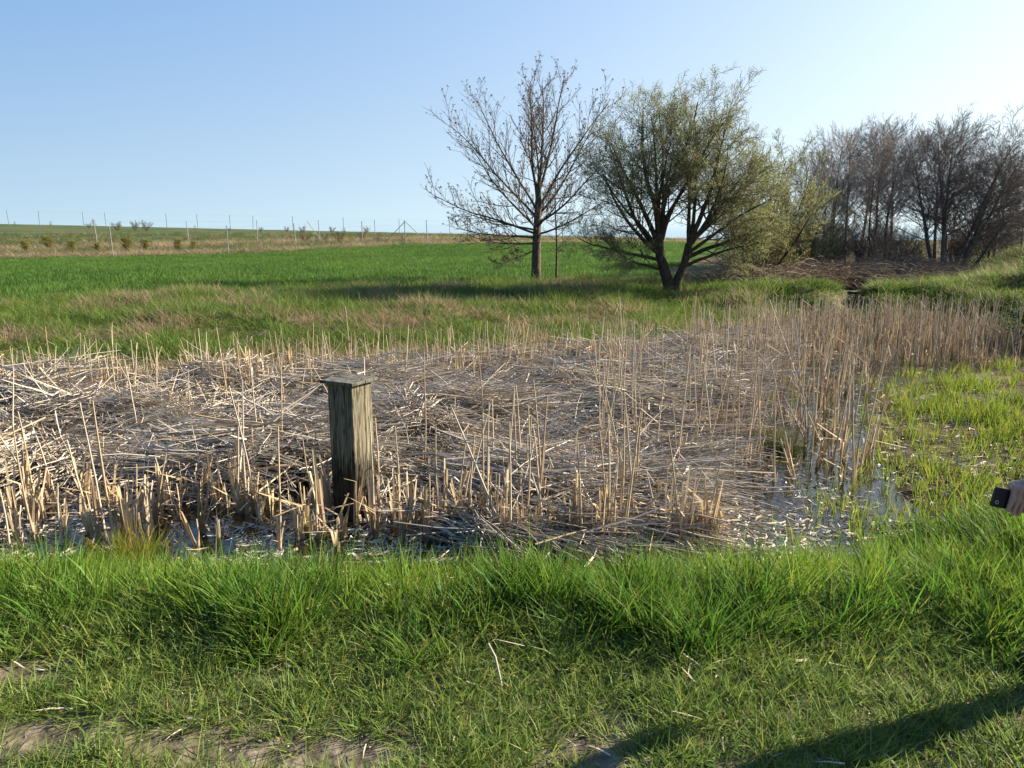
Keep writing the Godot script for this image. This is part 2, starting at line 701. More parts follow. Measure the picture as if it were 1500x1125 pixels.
func build_water() -> void:
	var b := Buf.new()
	var tri := Geometry2D.triangulate_polygon(pond_edge)
	for p in pond_edge:
		var q: Vector2 = p + (p - Vector2(0, 8)).normalized() * 0.25
		b.v.append(Vector3(q.x, WATER, -q.y))
		b.n.append(Vector3.UP)
		b.c.append(Color.WHITE)
	for i in range(0, tri.size(), 3):
		var k := [tri[i], tri[i + 1], tri[i + 2]]
		if (b.v[k[1]] - b.v[k[0]]).cross(b.v[k[2]] - b.v[k[0]]).y > 0.0:
			k.reverse()
		b.ix.append_array(k)
	var m := StandardMaterial3D.new()
	m.albedo_color = Color(0.16, 0.13, 0.075, 0.4)
	m.transparency = BaseMaterial3D.TRANSPARENCY_ALPHA
	m.roughness = 0.06
	m.metallic_specular = 0.5
	m.normal_enabled = true
	var t := grain(0.012, 0.0, 1.0, 77, 4)
	t.color_ramp = null
	t.as_normal_map = true
	t.bump_strength = 5.0
	m.normal_texture = t
	m.normal_scale = 0.35
	m.uv1_triplanar = true
	m.uv1_world_triplanar = true
	m.uv1_scale = Vector3.ONE * 0.7
	var o := part("pond_water", b.done(), m, self)
	tag(o, "shallow dark pond water among the dead reeds", "water", "", "structure")


# ---------------------------------------------------------------- trees
func tree_parts(root: Node3D, T: Dictionary, bark: Material, twig: Material) -> void:
	part("trunk", T.trunk.done(), bark, root)
	part("crown", T.crown.done(), twig, root)

func leaf_cloud(root: Node3D, called: String, tips: Array, meshes: Array, m: Material, share: float, size: Vector2, cols: Array, only_ends := false) -> void:
	var w: Array = [[] as Array[Transform3D], [] as Array[Transform3D]]
	var t := [PackedColorArray(), PackedColorArray()]
	for e in tips:
		if (only_ends and not e[2]) or r01() > share:
			continue
		var k := rng.randi() % meshes.size()
		var bs := Basis(Vector3.UP, r01() * TAU) * Basis(Vector3.RIGHT, rr(-0.9, 0.9))
		w[k].append(Transform3D(bs.scaled(Vector3.ONE * rr(size.x, size.y)), e[0]))
		t[k].append((cols[0] as Color).lerp(cols[1], r01()) * 2.0)
	for k in meshes.size():
		scatter(called, meshes[k], m, w[k], t[k], root)

func build_trees() -> void:
	var bark := bark_material(Color(0.20, 0.165, 0.125), 31)
	var dark_bark := bark_material(Color(0.125, 0.10, 0.07), 32)
	var twig := bark_material(Color(0.19, 0.16, 0.135), 33)
	var olive_twig := bark_material(Color(0.33, 0.295, 0.19), 34)
	var grey_twig := bark_material(Color(0.36, 0.32, 0.285), 35)
	var grey_bark := bark_material(Color(0.25, 0.215, 0.175), 36)
	# ash: one straight trunk, ascending limbs, dark flower tufts at the twig ends
	var ash := thing("ash_tree", "bare ash tree with straight trunk and dark buds at the field edge", "tree", ground(0.68, 21.0))
	var T := recipe({"levels": 4, "segs": [12, 8, 5, 4], "sides": [10, 6, 4, 3], "wig": [0.03, 0.09, 0.14, 0.2], "up": [0.02, 0.035, 0.09, 0.13], "kids": [22, 14, 10, 0], "start": [0.27, 0.2, 0.15, 0], "ang": [0.98, 0.66, 0.6, 0.5],
		"ratio": [0.60, 0.42, 0.44, 0], "fall": [0.70, 0.45, 0.4, 0], "thin": [0.42, 0.5, 0.6, 0], "tip": [0.10, 0.2, 0.4, 0.8], "rmin": 0.004, "leaf_from": 3})
	rng.seed = 104
	tube(T.trunk, PackedVector3Array([Vector3(0, -0.2, 0), Vector3(0, 0.02, 0), Vector3(0.0, 0.3, 0), Vector3(0.01, 1.2, 0.0), Vector3(0.04, 2.0, 0), Vector3(0.06, 2.7, 0.02)]), PackedFloat32Array([0.21, 0.17, 0.14, 0.12, 0.10, 0.065]), 10, Color(0.9, 0.88, 0.85))
	# steep limbs that make the crown, then long low ones that sweep out over the field and the bank
	for e in [[0.1, 1.0, 0.0, 2.6, 2.6, 0.06], [-0.32, 1.0, 0.12, 3.0, 2.3, 0.055], [0.36, 1.0, -0.1, 3.1, 2.4, 0.055], [-0.62, 1.0, -0.25, 3.5, 1.9, 0.05], [0.62, 1.0, 0.15, 3.3, 2.0, 0.05], [-0.95, 1.0, 0.2, 3.5, 1.7, 0.048], [0.95, 1.0, -0.2, 3.0, 1.8, 0.045], [0.1, 1.0, 0.65, 3.1, 2.1, 0.045], [-0.1, 1.0, -0.65, 3.1, 2.0, 0.045],
			[-1.0, 0.75, -0.15, 3.0, 1.45, 0.048], [-1.0, 0.36, 0.2, 3.0, 1.3, 0.045], [-0.95, 0.1, 0.3, 2.4, 1.2, 0.04], [-0.9, -0.12, 0.1, 1.9, 1.05, 0.035], [-0.8, 0.2, -0.6, 2.4, 1.4, 0.04], [0.95, 0.22, 0.2, 2.0, 1.3, 0.04], [1.0, 0.6, 0.1, 2.5, 1.6, 0.045], [0.4, 0.3, 0.9, 2.2, 1.5, 0.04], [-0.3, 0.35, 0.9, 2.2, 1.4, 0.04], [0.2, 0.35, -0.9, 2.3, 1.5, 0.04], [-0.6, -0.3, 0.4, 1.4, 0.9, 0.03]]:
		grow(T, Vector3(0.02 * e[4], e[4], 0), Vector3(e[0], e[1], e[2]).normalized(), e[3], e[5] * 0.8, 1)
	tree_parts(ash, T, bark, twig)
	var bud := [leaf_clump(61, 9, 0.035, 0.05, 1.0), leaf_clump(62, 12, 0.04, 0.055, 1.6)]
	leaf_cloud(ash, "buds", T.tips, bud, M.leaf, 0.6, Vector2(0.4, 0.85), [Color(0.09, 0.055, 0.045), Color(0.12, 0.09, 0.065)], true)
	# slim young stem beside it
	var young := thing("young_tree", "thin young bare tree standing close beside the ash trunk", "tree", ground(1.26, 21.0))
	T = recipe({"levels": 3, "segs": [10, 5, 4], "sides": [6, 4, 3], "wig": [0.05, 0.12, 0.2], "up": [0.02, 0.05, 0.1], "kids": [16, 6, 0], "start": [0.3, 0.15, 0], "ang": [0.9, 0.6, 0.5], "ratio": [0.34, 0.45, 0], "fall": [0.5, 0.4, 0], "thin": [0.4, 0.6, 0],
		"tip": [0.15, 0.4, 0.8], "split": 1})
	grow(T, Vector3(0, -0.1, 0), Vector3.UP, 3.1, 0.04, 0)
	tree_parts(young, T, bark, twig)
	# sallow willow: forked trunk, spreading limbs, thin green leaf
	var willow := thing("willow_tree", "broad spreading willow with forked trunk and fresh green leaves", "tree", ground(3.85, 17.8))
	T = recipe({"levels": 4, "segs": [10, 7, 5, 4], "sides": [8, 5, 4, 3], "wig": [0.13, 0.17, 0.2, 0.24], "up": [0.02, 0.03, 0.05, 0.06], "kids": [12, 9, 6, 0], "start": [0.22, 0.15, 0.1, 0], "ang": [0.85, 0.75, 0.7, 0.5],
		"ratio": [0.62, 0.52, 0.5, 0], "fall": [0.5, 0.4, 0.35, 0], "thin": [0.4, 0.5, 0.6, 0], "tip": [0.2, 0.3, 0.4, 0.8], "split": 1, "leaf_from": 3, "rmin": 0.0035})
	rng.seed = 211
	var knots := [Vector3(0, -0.15, 0), Vector3(-0.13, 0.35, 0.02), Vector3(-0.34, 0.95, 0.0), Vector3(-0.40, 1.5, 0.05)]
	tube(T.trunk, PackedVector3Array(knots), PackedFloat32Array([0.17, 0.14, 0.115, 0.10]), 9, Color(0.9, 0.88, 0.8))
	tube(T.trunk, PackedVector3Array([Vector3(0.12, -0.15, 0.03), Vector3(0.10, 0.3, 0.0), Vector3(0.28, 0.75, -0.02), Vector3(0.36, 1.25, 0.0)]), PackedFloat32Array([0.14, 0.12, 0.10, 0.085]), 9, Color(0.9, 0.88, 0.8))
	for e in [[-0.36, 1.2, -0.45, 1.0, 0.05, 3.3, 0.085], [-0.40, 1.5, 0.05, 1.0, -0.2, 3.7, 0.09], [-0.30, 0.95, -0.95, 0.62, 0.25, 3.0, 0.075], [-0.32, 1.0, -0.75, 0.9, -0.4, 3.5, 0.08], [-0.25, 0.8, -1.0, 0.28, -0.1, 2.6, 0.06],
			[0.36, 1.25, 0.25, 1.0, 0.1, 3.3, 0.085], [0.34, 1.2, 0.7, 0.95, -0.2, 2.8, 0.08], [0.30, 0.9, 1.0, 0.55, 0.15, 2.6, 0.07], [0.28, 0.7, 1.0, 0.3, 0.4, 2.3, 0.055], [-0.36, 1.2, 0.2, 1.0, 0.4, 3.0, 0.07], [0.33, 1.0, 0.5, 0.8, -0.8, 2.9, 0.07],
			[-0.2, 0.6, -0.9, 0.12, 0.4, 2.0, 0.05], [-0.38, 1.35, 0.15, 1.0, -0.6, 3.2, 0.065], [-0.35, 1.1, -0.7, 0.7, 0.6, 2.9, 0.06], [0.3, 1.0, 0.75, 0.75, 0.6, 2.7, 0.06], [0.36, 1.25, 0.95, 0.75, -0.1, 3.0, 0.07], [-0.4, 1.4, -0.2, 0.8, 0.7, 2.9, 0.065]]:
		grow(T, Vector3(e[0], e[1], rr(-0.05, 0.05)), Vector3(e[2], e[3], e[4]).normalized(), e[5] * 0.86, e[6] * 0.85, 0)
	for e in [[-0.40, 1.5, 0.3, 1.0, -0.1, 3.6], [-0.39, 1.45, 0.05, 1.0, 0.2, 3.7], [0.36, 1.25, 0.12, 1.0, 0.0, 3.4], [0.36, 1.25, 0.8, 0.8, 0.1, 3.1], [-0.36, 1.3, 0.22, 1.0, 0.1, 3.5], [0.36, 1.25, -0.05, 1.0, -0.1, 3.4], [0.36, 1.2, 0.5, 1.0, 0.2, 2.9], [-0.38, 1.4, -0.2, 1.0, 0.25, 3.3]]:
		grow(T, Vector3(e[0], e[1], 0), Vector3(e[2], e[3], e[4]).normalized(), e[5] * 0.86, 0.055, 0)
	willow.scale = Vector3.ONE * 0.96
	tree_parts(willow, T, dark_bark, olive_twig)
	var leaf := [leaf_clump(71, 3, 0.06, 0.036, 1.0), leaf_clump(72, 4, 0.07, 0.032, 1.0)]
	leaf_cloud(willow, "leaves", T.tips, leaf, M.leaf, 0.55, Vector2(0.7, 1.2), [Color(0.21, 0.235, 0.085), Color(0.32, 0.325, 0.145)])
	# denser yellow green willow behind it
	var spots := [[6.9, 20.6, 1.0, "olive green willow bush just behind the spreading willow"], [8.6, 23.0, 0.82, "smaller olive willow bush between the willow and the bare trees"]]
	T = recipe({"levels": 4, "segs": [8, 6, 4, 3], "sides": [7, 4, 3, 3], "wig": [0.1, 0.15, 0.2, 0.22], "up": [0.04, 0.06, 0.06, 0.06], "kids": [12, 8, 5, 0], "start": [0.12, 0.1, 0.1, 0], "ang": [0.7, 0.65, 0.6, 0.5],
		"ratio": [0.48, 0.45, 0.5, 0], "fall": [0.45, 0.35, 0.3, 0], "thin": [0.4, 0.5, 0.6, 0], "tip": [0.2, 0.3, 0.4, 0.8], "split": 1, "leaf_from": 2, "rmin": 0.0045})
	for k in 11:
		var a := k * 2.4
		var lean := 0.15 + 0.75 * (k / 11.0)
		grow(T, Vector3(cos(a) * 0.15, -0.1, sin(a) * 0.15), Vector3(cos(a) * lean, 1, sin(a) * lean).normalized(), rr(2.7, 3.7) * (1.0 - 0.25 * lean), 0.05, 0)
	var trunk_mesh: ArrayMesh = T.trunk.done()
	var crown_mesh: ArrayMesh = T.crown.done()
	for s in spots:
		var bush := thing("willow_bush", s[3], "tree", ground(s[0], s[1]), s[0], "olive willow bushes")
		bush.scale = Vector3.ONE * s[2]
		part("trunk", trunk_mesh, dark_bark, bush)
		part("crown", crown_mesh, olive_twig, bush)
		leaf_cloud(bush, "leaves", T.tips, leaf, M.leaf, 0.6, Vector2(0.7, 1.2), [Color(0.23, 0.235, 0.075), Color(0.32, 0.31, 0.13)])
	# grey bare tree with several stems, twigs swept up to one side
	rng.seed = 377
	var many := thing("bare_tree", "large grey bare tree with many stems rising from one foot", "tree", ground(14.1, 24.2), 0.0, "grey bare trees behind the dam")
	T = recipe({"levels": 4, "segs": [10, 6, 4, 3], "sides": [7, 4, 3, 3], "wig": [0.05, 0.1, 0.15, 0.2], "up": [0.015, 0.02, 0.03, 0.04], "kids": [34, 12, 7, 0], "start": [0.3, 0.12, 0.1, 0], "ang": [0.9, 0.6, 0.55, 0.45], "dome": 0.5,
		"ratio": [0.42, 0.46, 0.52, 0], "fall": [0.5, 0.35, 0.3, 0], "thin": [0.35, 0.5, 0.6, 0], "tip": [0.12, 0.3, 0.5, 0.8], "split": 1, "rmin": 0.0036, "wind": Vector3(0.012, 0, 0)})
	for e in [[-0.35, -0.22, 0.0, 4.6, 0.085], [-0.2, -0.08, 0.1, 5.0, 0.08], [0.0, 0.06, -0.1, 5.3, 0.10], [0.12, 0.22, 0.1, 5.1, 0.09], [0.3, 0.4, -0.05, 4.6, 0.075], [0.55, 0.55, 0.1, 4.0, 0.07], [0.1, 0.3, 0.35, 4.3, 0.06]]:
		grow(T, Vector3(e[0], -0.2, e[2]), Vector3(e[1], 1, e[2]).normalized(), e[3] * 0.85, e[4], 0)
	tree_parts(many, T, grey_bark, grey_twig)
	# slimmer neighbours
	var protos := []
	for k in 3:
		T = recipe({"levels": 4, "segs": [10, 6, 4, 3], "sides": [6, 4, 3, 3], "wig": [0.05, 0.1, 0.15, 0.2], "up": [0.015, 0.03, 0.03, 0.04], "dome": 0.6, "kids": [34, 11, 7, 0], "start": [0.36, 0.12, 0.1, 0], "ang": [0.85, 0.55, 0.5, 0.4],
			"ratio": [0.36, 0.46, 0.5, 0], "fall": [0.45, 0.35, 0.3, 0], "thin": [0.35, 0.5, 0.6, 0], "tip": [0.12, 0.3, 0.5, 0.8], "split": 1, "rmin": 0.0038})
		grow(T, Vector3(0, -0.2, 0), Vector3(rr(-0.04, 0.04), 1, 0).normalized(), 5.0, 0.08, 0)
		protos.append([T.trunk.done(), T.crown.done()])
	var row := [[10.9, 25.5, 0.80], [11.5, 27.5, 0.92], [12.0, 25.2, 0.84], [12.6, 28.2, 1.04], [13.3, 26.6, 1.02], [13.9, 28.8, 1.12], [15.2, 26.8, 1.04], [16.2, 27.6, 0.82], [17.4, 27.0, 0.72], [15.0, 29.5, 1.15], [11.0, 29.0, 0.95], [12.9, 30.5, 1.15], [17.0, 25.0, 0.55], [14.4, 31.0, 1.2]]
	for k in row.size():
		var e: Array = row[k]
		var size_word: String = "short" if e[2] < 0.86 else "tall" if e[2] > 1.03 else "middling"
		var lab := size_word + " slender bare grey tree in the close row behind the brambles" if e[0] < 14.0 else size_word + " slender bare grey tree growing behind the many-stemmed bare tree"
		var o := thing("bare_tree", lab, "tree", ground(e[0], e[1]), k * 1.9, "row of bare trees" if e[0] < 14.0 else "grey bare trees at the slope")
		o.scale = Vector3.ONE * e[2] * 0.84
		part("trunk", protos[k % 3][0], dark_bark if e[0] < 14.0 else grey_bark, o)
		part("crown", protos[k % 3][1], grey_twig, o)
	# brown bramble thickets in the hollow behind the dam
	var arcs := []
	for k in 3:
		var b := Buf.new()
		for j in 26:
			var a := r01() * TAU
			var p := Vector3(rr(-0.25, 0.25), 0, rr(-0.25, 0.25))
			var dir := Vector3(cos(a) * 0.5, 1, sin(a) * 0.5).normalized()
			var ln := rr(0.9, 1.9)
			var pts := PackedVector3Array()
			var w := PackedFloat32Array()
			for i in 7:
				pts.append(p)
				w.append(0.0075 - 0.0007 * i)
				dir = (dir + Vector3(cos(a) * 0.2, -0.17, sin(a) * 0.2) + rv() * 0.14).normalized()
				p += dir * ln / 6.0
			var l := rr(0.5, 1.0)
			tube(b, pts, w, 3, Color(l, l, l))
		arcs.append(b.done())
	var brs := [[6.3, 19.8, 0.95, "brown bramble thicket between the two willows"], [7.6, 20.6, 1.2, "brown bramble thicket below the olive willow bush"], [9.0, 21.4, 1.3, "brown bramble thicket behind the gap in the grassy dam"], [10.4, 21.8, 1.35, "brown bramble thicket in front of the close row of bare trees"], [11.7, 22.4, 1.2, "brown bramble thicket beside the many-stemmed bare tree"], [12.9, 23.4, 1.0, "brown bramble thicket at the foot of the many-stemmed bare tree"], [8.3, 22.6, 1.4, "tall brown bramble thicket behind the smaller olive willow bush"]]
	for e in brs:
		var o := thing("bramble_thicket", e[3], "bramble", ground(e[0], e[1]), 0.0, "brambles behind the dam")
		var w: Array[Transform3D] = []
		var t := PackedColorArray()
		for j in 60:
			var a := r01() * TAU
			var q := sqrt(r01()) * 1.0
			w.append(Transform3D(Basis(Vector3.UP, r01() * TAU).scaled(Vector3(0.8, 1.2, 0.8) * rr(0.4, 0.85) * e[2]), Vector3(cos(a) * q * 1.15, -0.1 + 0.25 * (1.0 - q), sin(a) * q * 0.9)))
			t.append(Color(0.33, 0.245, 0.17).lerp(Color(0.2, 0.15, 0.105), r01()))
		scatter("canes", arcs[brs.find(e) % 3], M.stem, w, t, o)
		w = []
		t = PackedColorArray()
		for j in 260:
			var a := r01() * TAU
			var q := sqrt(r01())
			w.append(Transform3D(Basis(Vector3.UP, r01() * TAU), Vector3(cos(a) * q * 1.3, rr(0.1, 1.0) * (1.1 - q * 0.6), sin(a) * q)))
			t.append(Color(0.13, 0.16, 0.04) * 2.0 if r01() < 0.5 else Color(0.26, 0.16, 0.09) * 2.0)
		scatter("leaves", leaf[0], M.leaf, w, t, o)
	T = recipe({"levels": 3, "segs": [6, 5, 3], "sides": [4, 3, 3], "wig": [0.12, 0.16, 0.2], "up": [0.03, 0.05, 0.06], "kids": [11, 8, 0], "start": [0.12, 0.12, 0], "ang": [0.6, 0.6, 0.5], "ratio": [0.5, 0.5, 0], "fall": [0.4, 0.3, 0],
		"thin": [0.5, 0.6, 0], "tip": [0.3, 0.4, 0.8], "split": 1, "leaf_from": 2, "rmin": 0.005})
	for k in 16:
		var a := k * 2.4
		var lean := 0.15 + 0.6 * k / 16.0
		grow(T, Vector3(cos(a), 0, sin(a)) * 0.3 * lean, Vector3(cos(a) * lean, 1, sin(a) * lean).normalized(), rr(1.3, 1.9), 0.018, 0)
	var low_stems: ArrayMesh = T.trunk.done()
	var low_twigs: ArrayMesh = T.crown.done()
	var under := [[10.0, 25.0], [11.3, 26.5], [12.6, 26.8], [13.6, 25.6], [15.4, 25.6], [16.6, 26.2], [9.8, 28.0], [11.6, 30.0], [13.3, 30.5], [15.2, 30.8], [17.3, 29.0], [12.4, 24.6], [18.6, 28.2], [10.6, 32.0], [14.4, 33.0]]
	for k in under.size():
		var e: Array = under[k]
		var o := thing("twiggy_shrub", "low shrub with fresh yellow green leaves under the bare trees" if k % 3 == 0 else "dark leafless twiggy shrub under the bare trees", "shrub", ground(e[0], e[1]), k * 1.3, "undergrowth shrubs below the bare trees")
		o.scale = Vector3.ONE * rr(0.68, 0.95)
		part("stems", low_stems, dark_bark, o)
		part("crown", low_twigs, grey_twig if k % 3 else olive_twig, o)
		if k % 3 == 0:
			leaf_cloud(o, "leaves", T.tips, leaf, M.leaf, 0.35, Vector2(0.8, 1.4), [Color(0.12, 0.15, 0.03), Color(0.17, 0.19, 0.05)])
	# dark leafy shrub at the end of the reed bed
	var clump := [leaf_clump(81, 22, 0.16, 0.07, 1.2), leaf_clump(82, 26, 0.18, 0.08, 1.4)]
	for e in [[8.75, 11.9, 0.55, 0.75, "dark green leafy shrub at the shaded end of the reeds"], [12.2, 16.6, 0.6, 0.5, "low dark green shrub on the slope beyond the reed stand"]]:
		var o := thing("leafy_shrub", e[4], "shrub", ground(e[0], e[1]))
		var st := Buf.new()
		for j in 9:
			var a := r01() * TAU
			tube(st, PackedVector3Array([Vector3.ZERO, Vector3(cos(a) * 0.2, 0.3, sin(a) * 0.2), Vector3(cos(a) * 0.4, 0.6, sin(a) * 0.4)]), PackedFloat32Array([0.012, 0.01, 0.006]), 4, Color(0.8, 0.8, 0.8))
		part("stems", st.done(), dark_bark, o)
		var w: Array[Transform3D] = []
		var t := PackedColorArray()
		for j in 160:
			var p := Vector3(rr(-1, 1), rr(0, 1), rr(-1, 1))
			if Vector2(p.x, p.z).length() > 1.0 - 0.5 * p.y * p.y:
				continue
			w.append(Transform3D(Basis(Vector3.UP, r01() * TAU), Vector3(p.x * e[2], p.y * e[3], p.z * e[2])))
			t.append(Color(0.035, 0.07, 0.02) * 2.0 * rr(0.7, 1.4))
		scatter("leaves", clump[0], M.leaf, w, t, o)
	# ivy and nettles over the dam and round the willow's foot
	var w: Array[Transform3D] = []
	var t := PackedColorArray()
	while w.size() < 5200:
		var x := rr(3.0, 14.5)
		var d := rr(15.8, 18.6)
		if absf(x - 7.95 - (d - 17.3) * 0.46) < 0.3 + 0.2 * r01():
			continue
		var thick := smoothstep(-0.3, 0.15, noise_b.get_noise_2d(x * 18.0, d * 18.0 + 40.0)) * (1.0 if x > 4.3 else 0.35)
		if r01() > thick:
			continue
		w.append(Transform3D(Basis(Vector3.UP, r01() * TAU).scaled(Vector3(1.0, 0.7, 1.0) * rr(0.45, 0.85)), ground(x, d) - Vector3(0, 0.03, 0)))
		t.append(Color(0.04, 0.085, 0.018).lerp(Color(0.075, 0.125, 0.025), r01()) * 2.0)
	stuff("ground_ivy", "dark green ivy and nettles covering the low dam behind the reeds", "ivy", "leaves", clump, M.leaf, w, t)


# ---------------------------------------------------------------- fence
func fence(label: String, posts: Array, tall: float, thick: float, col: Color, wires: int, braces: Array) -> void:
	var o := thing("wire_fence", label, "fence", Vector3.ZERO)
	var b := Buf.new()
	tube(b, PackedVector3Array([Vector3(0, -0.3, 0), Vector3(0, tall, 0), Vector3(0, tall + 0.004, 0)]), PackedFloat32Array([thick, thick, 0.002]), 8, Color.WHITE)
	var pm := b.done()
	var m := plain(col, 0.75)
	var wm := plain(Color(0.3, 0.31, 0.32), 0.4)
	wm.metallic = 0.6
	var tops := []
	for e in posts:
		var q := part("post", pm, m, o, ground(e[0], e[1]))
		q.rotation = Vector3(rr(-0.04, 0.04), 0, rr(-0.05, 0.05))
		tops.append(q.position)
	for k in wires:
		var wb := Buf.new()
		var pts := PackedVector3Array()
		var w := PackedFloat32Array()
		for p in tops:
			pts.append(p + Vector3(0, tall * (0.12 + 0.84 * k / maxf(wires - 1, 1)), thick))
			w.append(0.0025)
		tube(wb, pts, w, 3, Color.WHITE)
		part("wire", wb.done(), wm, o)
	for e in braces:
		var bb := Buf.new()
		var foot := ground(e[0], e[1])
		var top := ground(e[2], e[3]) + Vector3(0, tall * 0.95, 0)
		tube(bb, PackedVector3Array([foot, top]), PackedFloat32Array([thick * 0.8, thick * 0.8]), 6, Color.WHITE)
		part("brace", bb.done(), m, o)

func build_fences() -> void:
	rng.seed = 55
	var near := []
	for x in [-33.0, -28.3, -22.1, -17.0, -13.6, -9.9, -7.3, -5.9, -3.2, 0.2, 4.0]:
		near.append([x, fence_line(x)])
	var fx := -7.3
	fence("grey wire fence with slim posts along the crop field", near, 1.7, 0.027, Color(0.15, 0.15, 0.145), 6, [[fx - 1.6, fence_line(fx) - 0.2, fx, fence_line(fx)], [fx + 1.6, fence_line(fx) + 0.6, fx, fence_line(fx)]])
	var mid := []
	for e in [[-38.0, 53.0], [-31.5, 57.0], [-25.6, 59.5], [-21.0, 62.0], [-16.5, 64.5], [-12.0, 66.0]]:
		mid.append(e)
	fence("second fence of pale posts crossing the tan planted strip", mid, 1.7, 0.03, Color(0.2, 0.2, 0.19), 4, [[-16.0, 63.0, -17.2, 63.4]])
	var far := []
	for e in [[-62.0, 93.0], [-59.5, 95.0], [-54.5, 96.0], [-49.5, 92.0], [-43.5, 95.0], [-40.0, 96.0], [-35.5, 95.0], [-33.0, 96.0], [-27.0, 93.0], [-21.5, 96.0], [-14.5, 97.0], [-8.0, 97.0], [-2.0, 97.0]]:
		far.append(e)
	fence("distant fence of dark posts along the hill crest", far, 1.9, 0.03, Color(0.1, 0.1, 0.1), 3, [])
	# planted saplings and shrubs between the fences
	var protos := []
	var bark := bark_material(Color(0.2, 0.15, 0.1), 41)
	for k in 3:
		var T := recipe({"levels": 3, "segs": [6, 4, 3], "sides": [5, 3, 3], "wig": [0.1, 0.16, 0.2], "up": [0.05, 0.06, 0.06], "kids": [10, 6, 0], "start": [0.1, 0.15, 0], "ang": [0.6, 0.6, 0.5], "ratio": [0.5, 0.5, 0], "fall": [0.5, 0.3, 0],
			"thin": [0.5, 0.6, 0], "tip": [0.3, 0.4, 0.8], "split": 1, "leaf_from": 1, "rmin": 0.006})
		for j in (1 if k == 0 else 5):
			var a := j * 2.4
			grow(T, Vector3.ZERO, Vector3(cos(a) * 0.35 * k, 1, sin(a) * 0.35 * k).normalized(), 1.0, 0.02, 0)
		protos.append([T.trunk.done(), T.crown.done(), T.tips])
	var leaf := [leaf_clump(91, 5, 0.06, 0.07, 1.0), leaf_clump(92, 5, 0.07, 0.07, 1.0)]
	var list := [[-37.0, 55.0, 1.5, 0], [-30.3, 49.0, 1.4, 1], [-29.5, 45.5, 1.25, 1], [-27.0, 46.0, 1.25, 1], [-25.0, 45.2, 1.1, 1], [-24.4, 47.5, 1.5, 1], [-22.8, 46.8, 1.3, 1], [-21.6, 48.5, 1.2, 1], [-20.4, 48.0, 1.0, 1], [-33.0, 47.0, 1.2, 1],
		[-16.0, 58.0, 1.4, 2], [-14.8, 59.5, 1.3, 2], [-13.4, 58.5, 1.5, 2], [-12.0, 60.0, 1.2, 2], [-10.5, 58.5, 1.1, 2], [-8.6, 60.0, 1.0, 2], [-44.0, 84.0, 2.2, 2], [-42.5, 85.0, 2.3, 2], [-41.0, 84.5, 2.4, 2], [-45.5, 82.0, 2.6, 0], [-55.0, 90.0, 1.6, 0], [-50.5, 90.0, 1.4, 2], [-37.0, 88.0, 1.4, 0], [-30.0, 90.0, 1.3, 2],
		[-27.5, 92.0, 1.5, 2], [-25.0, 90.0, 1.8, 2], [-22.0, 92.0, 1.7, 2], [-20.0, 90.0, 1.6, 0], [-17.6, 91.0, 1.9, 2], [-47.5, 91.0, 1.2, 2], [-58.0, 88.0, 1.5, 0], [-33.8, 90.0, 1.0, 2]]
	for e in list:
		var k: int = e[3]
		var far_off: bool = e[1] > 75.0
		var lab: String = "small shrub standing on the hill crest against the sky" if far_off else ["slim young tree planted behind the fence", "yellow green sapling planted in the tan grass behind the fence", "brown twiggy shrub low behind the fence corner"][k]
		var o := thing("planted_shrub", lab, "shrub", ground(e[0], e[1]), e[0], "shrubs on the hill crest" if far_off else ["young trees behind the fence", "leafy saplings behind the fence", "brown shrubs behind the fence"][k])
		o.scale = Vector3.ONE * e[2] * (0.42 if far_off else 0.58)
		part("stems", protos[k][0], bark, o)
		part("crown", protos[k][1], bark, o)
		if k == 1 or far_off:
			leaf_cloud(o, "leaves", protos[k][2], leaf, M.leaf, 0.35 if k == 1 else 0.12, Vector2(0.6, 1.1), [Color(0.19, 0.19, 0.03), Color(0.25, 0.23, 0.05)] if k == 1 else [Color(0.12, 0.14, 0.07), Color(0.16, 0.17, 0.09)])


# ---------------------------------------------------------------- wooden post
func lidded_post(label: String, at: Vector3, turn: float, half: float, tall: float, lid_half: float, planks: Array) -> void:
	var o := thing("wooden_post", label, "post", at, turn, "wooden posts with flat lids")
	# four faces of upright boards round a hollow
	for side in 4:
		var y0 := -0.25
		var x0 := -half
		for k in planks[side].size():
			var wd: float = planks[side][k] * half * 2.0
			var b := Buf.new()
			var shade := rr(0.85, 1.1)
			var inset := rr(0.0, 0.002)
			var top_cut := rr(0.0, 0.006)
			box(b, Transform3D(Basis(), Vector3(x0 + wd * 0.5, (tall + y0) * 0.5, half - 0.011 - inset)), Vector3(wd * 0.5 - 0.0018 - (0.022 if side % 2 == 1 and planks[side].size() == 1 else 0.0) * 0.5, (tall - y0) * 0.5 - top_cut, 0.011), Color(0.245, 0.225, 0.18) * shade, 0.0022)
			var m := part("board", b.done(), M.wood, o)
			m.rotation.y = side * PI / 2
			x0 += wd
	for k in 2:
		var b := Buf.new()
		box(b, Transform3D(Basis(Vector3(0, 0, 1), 0.012 * (k - 0.5)), Vector3(0, tall + 0.012, (k - 0.5) * lid_half)), Vector3(lid_half, 0.011, lid_half * 0.5 - 0.0012), Color(0.185, 0.185, 0.175), 0.003)
		part("lid_board", b.done(), M.lid, o)

func build_post() -> void:
	rng.seed = 12
	lidded_post("square weathered wooden post with flat grey lid standing in the reeds", Vector3(-1.05, WATER, -4.66), -deg_to_rad(28), 0.1, 0.905, 0.133, [[0.27, 0.43, 0.30], [0.62, 0.38], [1.0], [0.5, 0.5]])
	lidded_post("small dark wooden post with flat lid in the gap of the dam", Vector3(8.50, -0.40, -18.4), 0.3, 0.06, 0.42, 0.095, [[1.0], [1.0], [1.0], [1.0]])


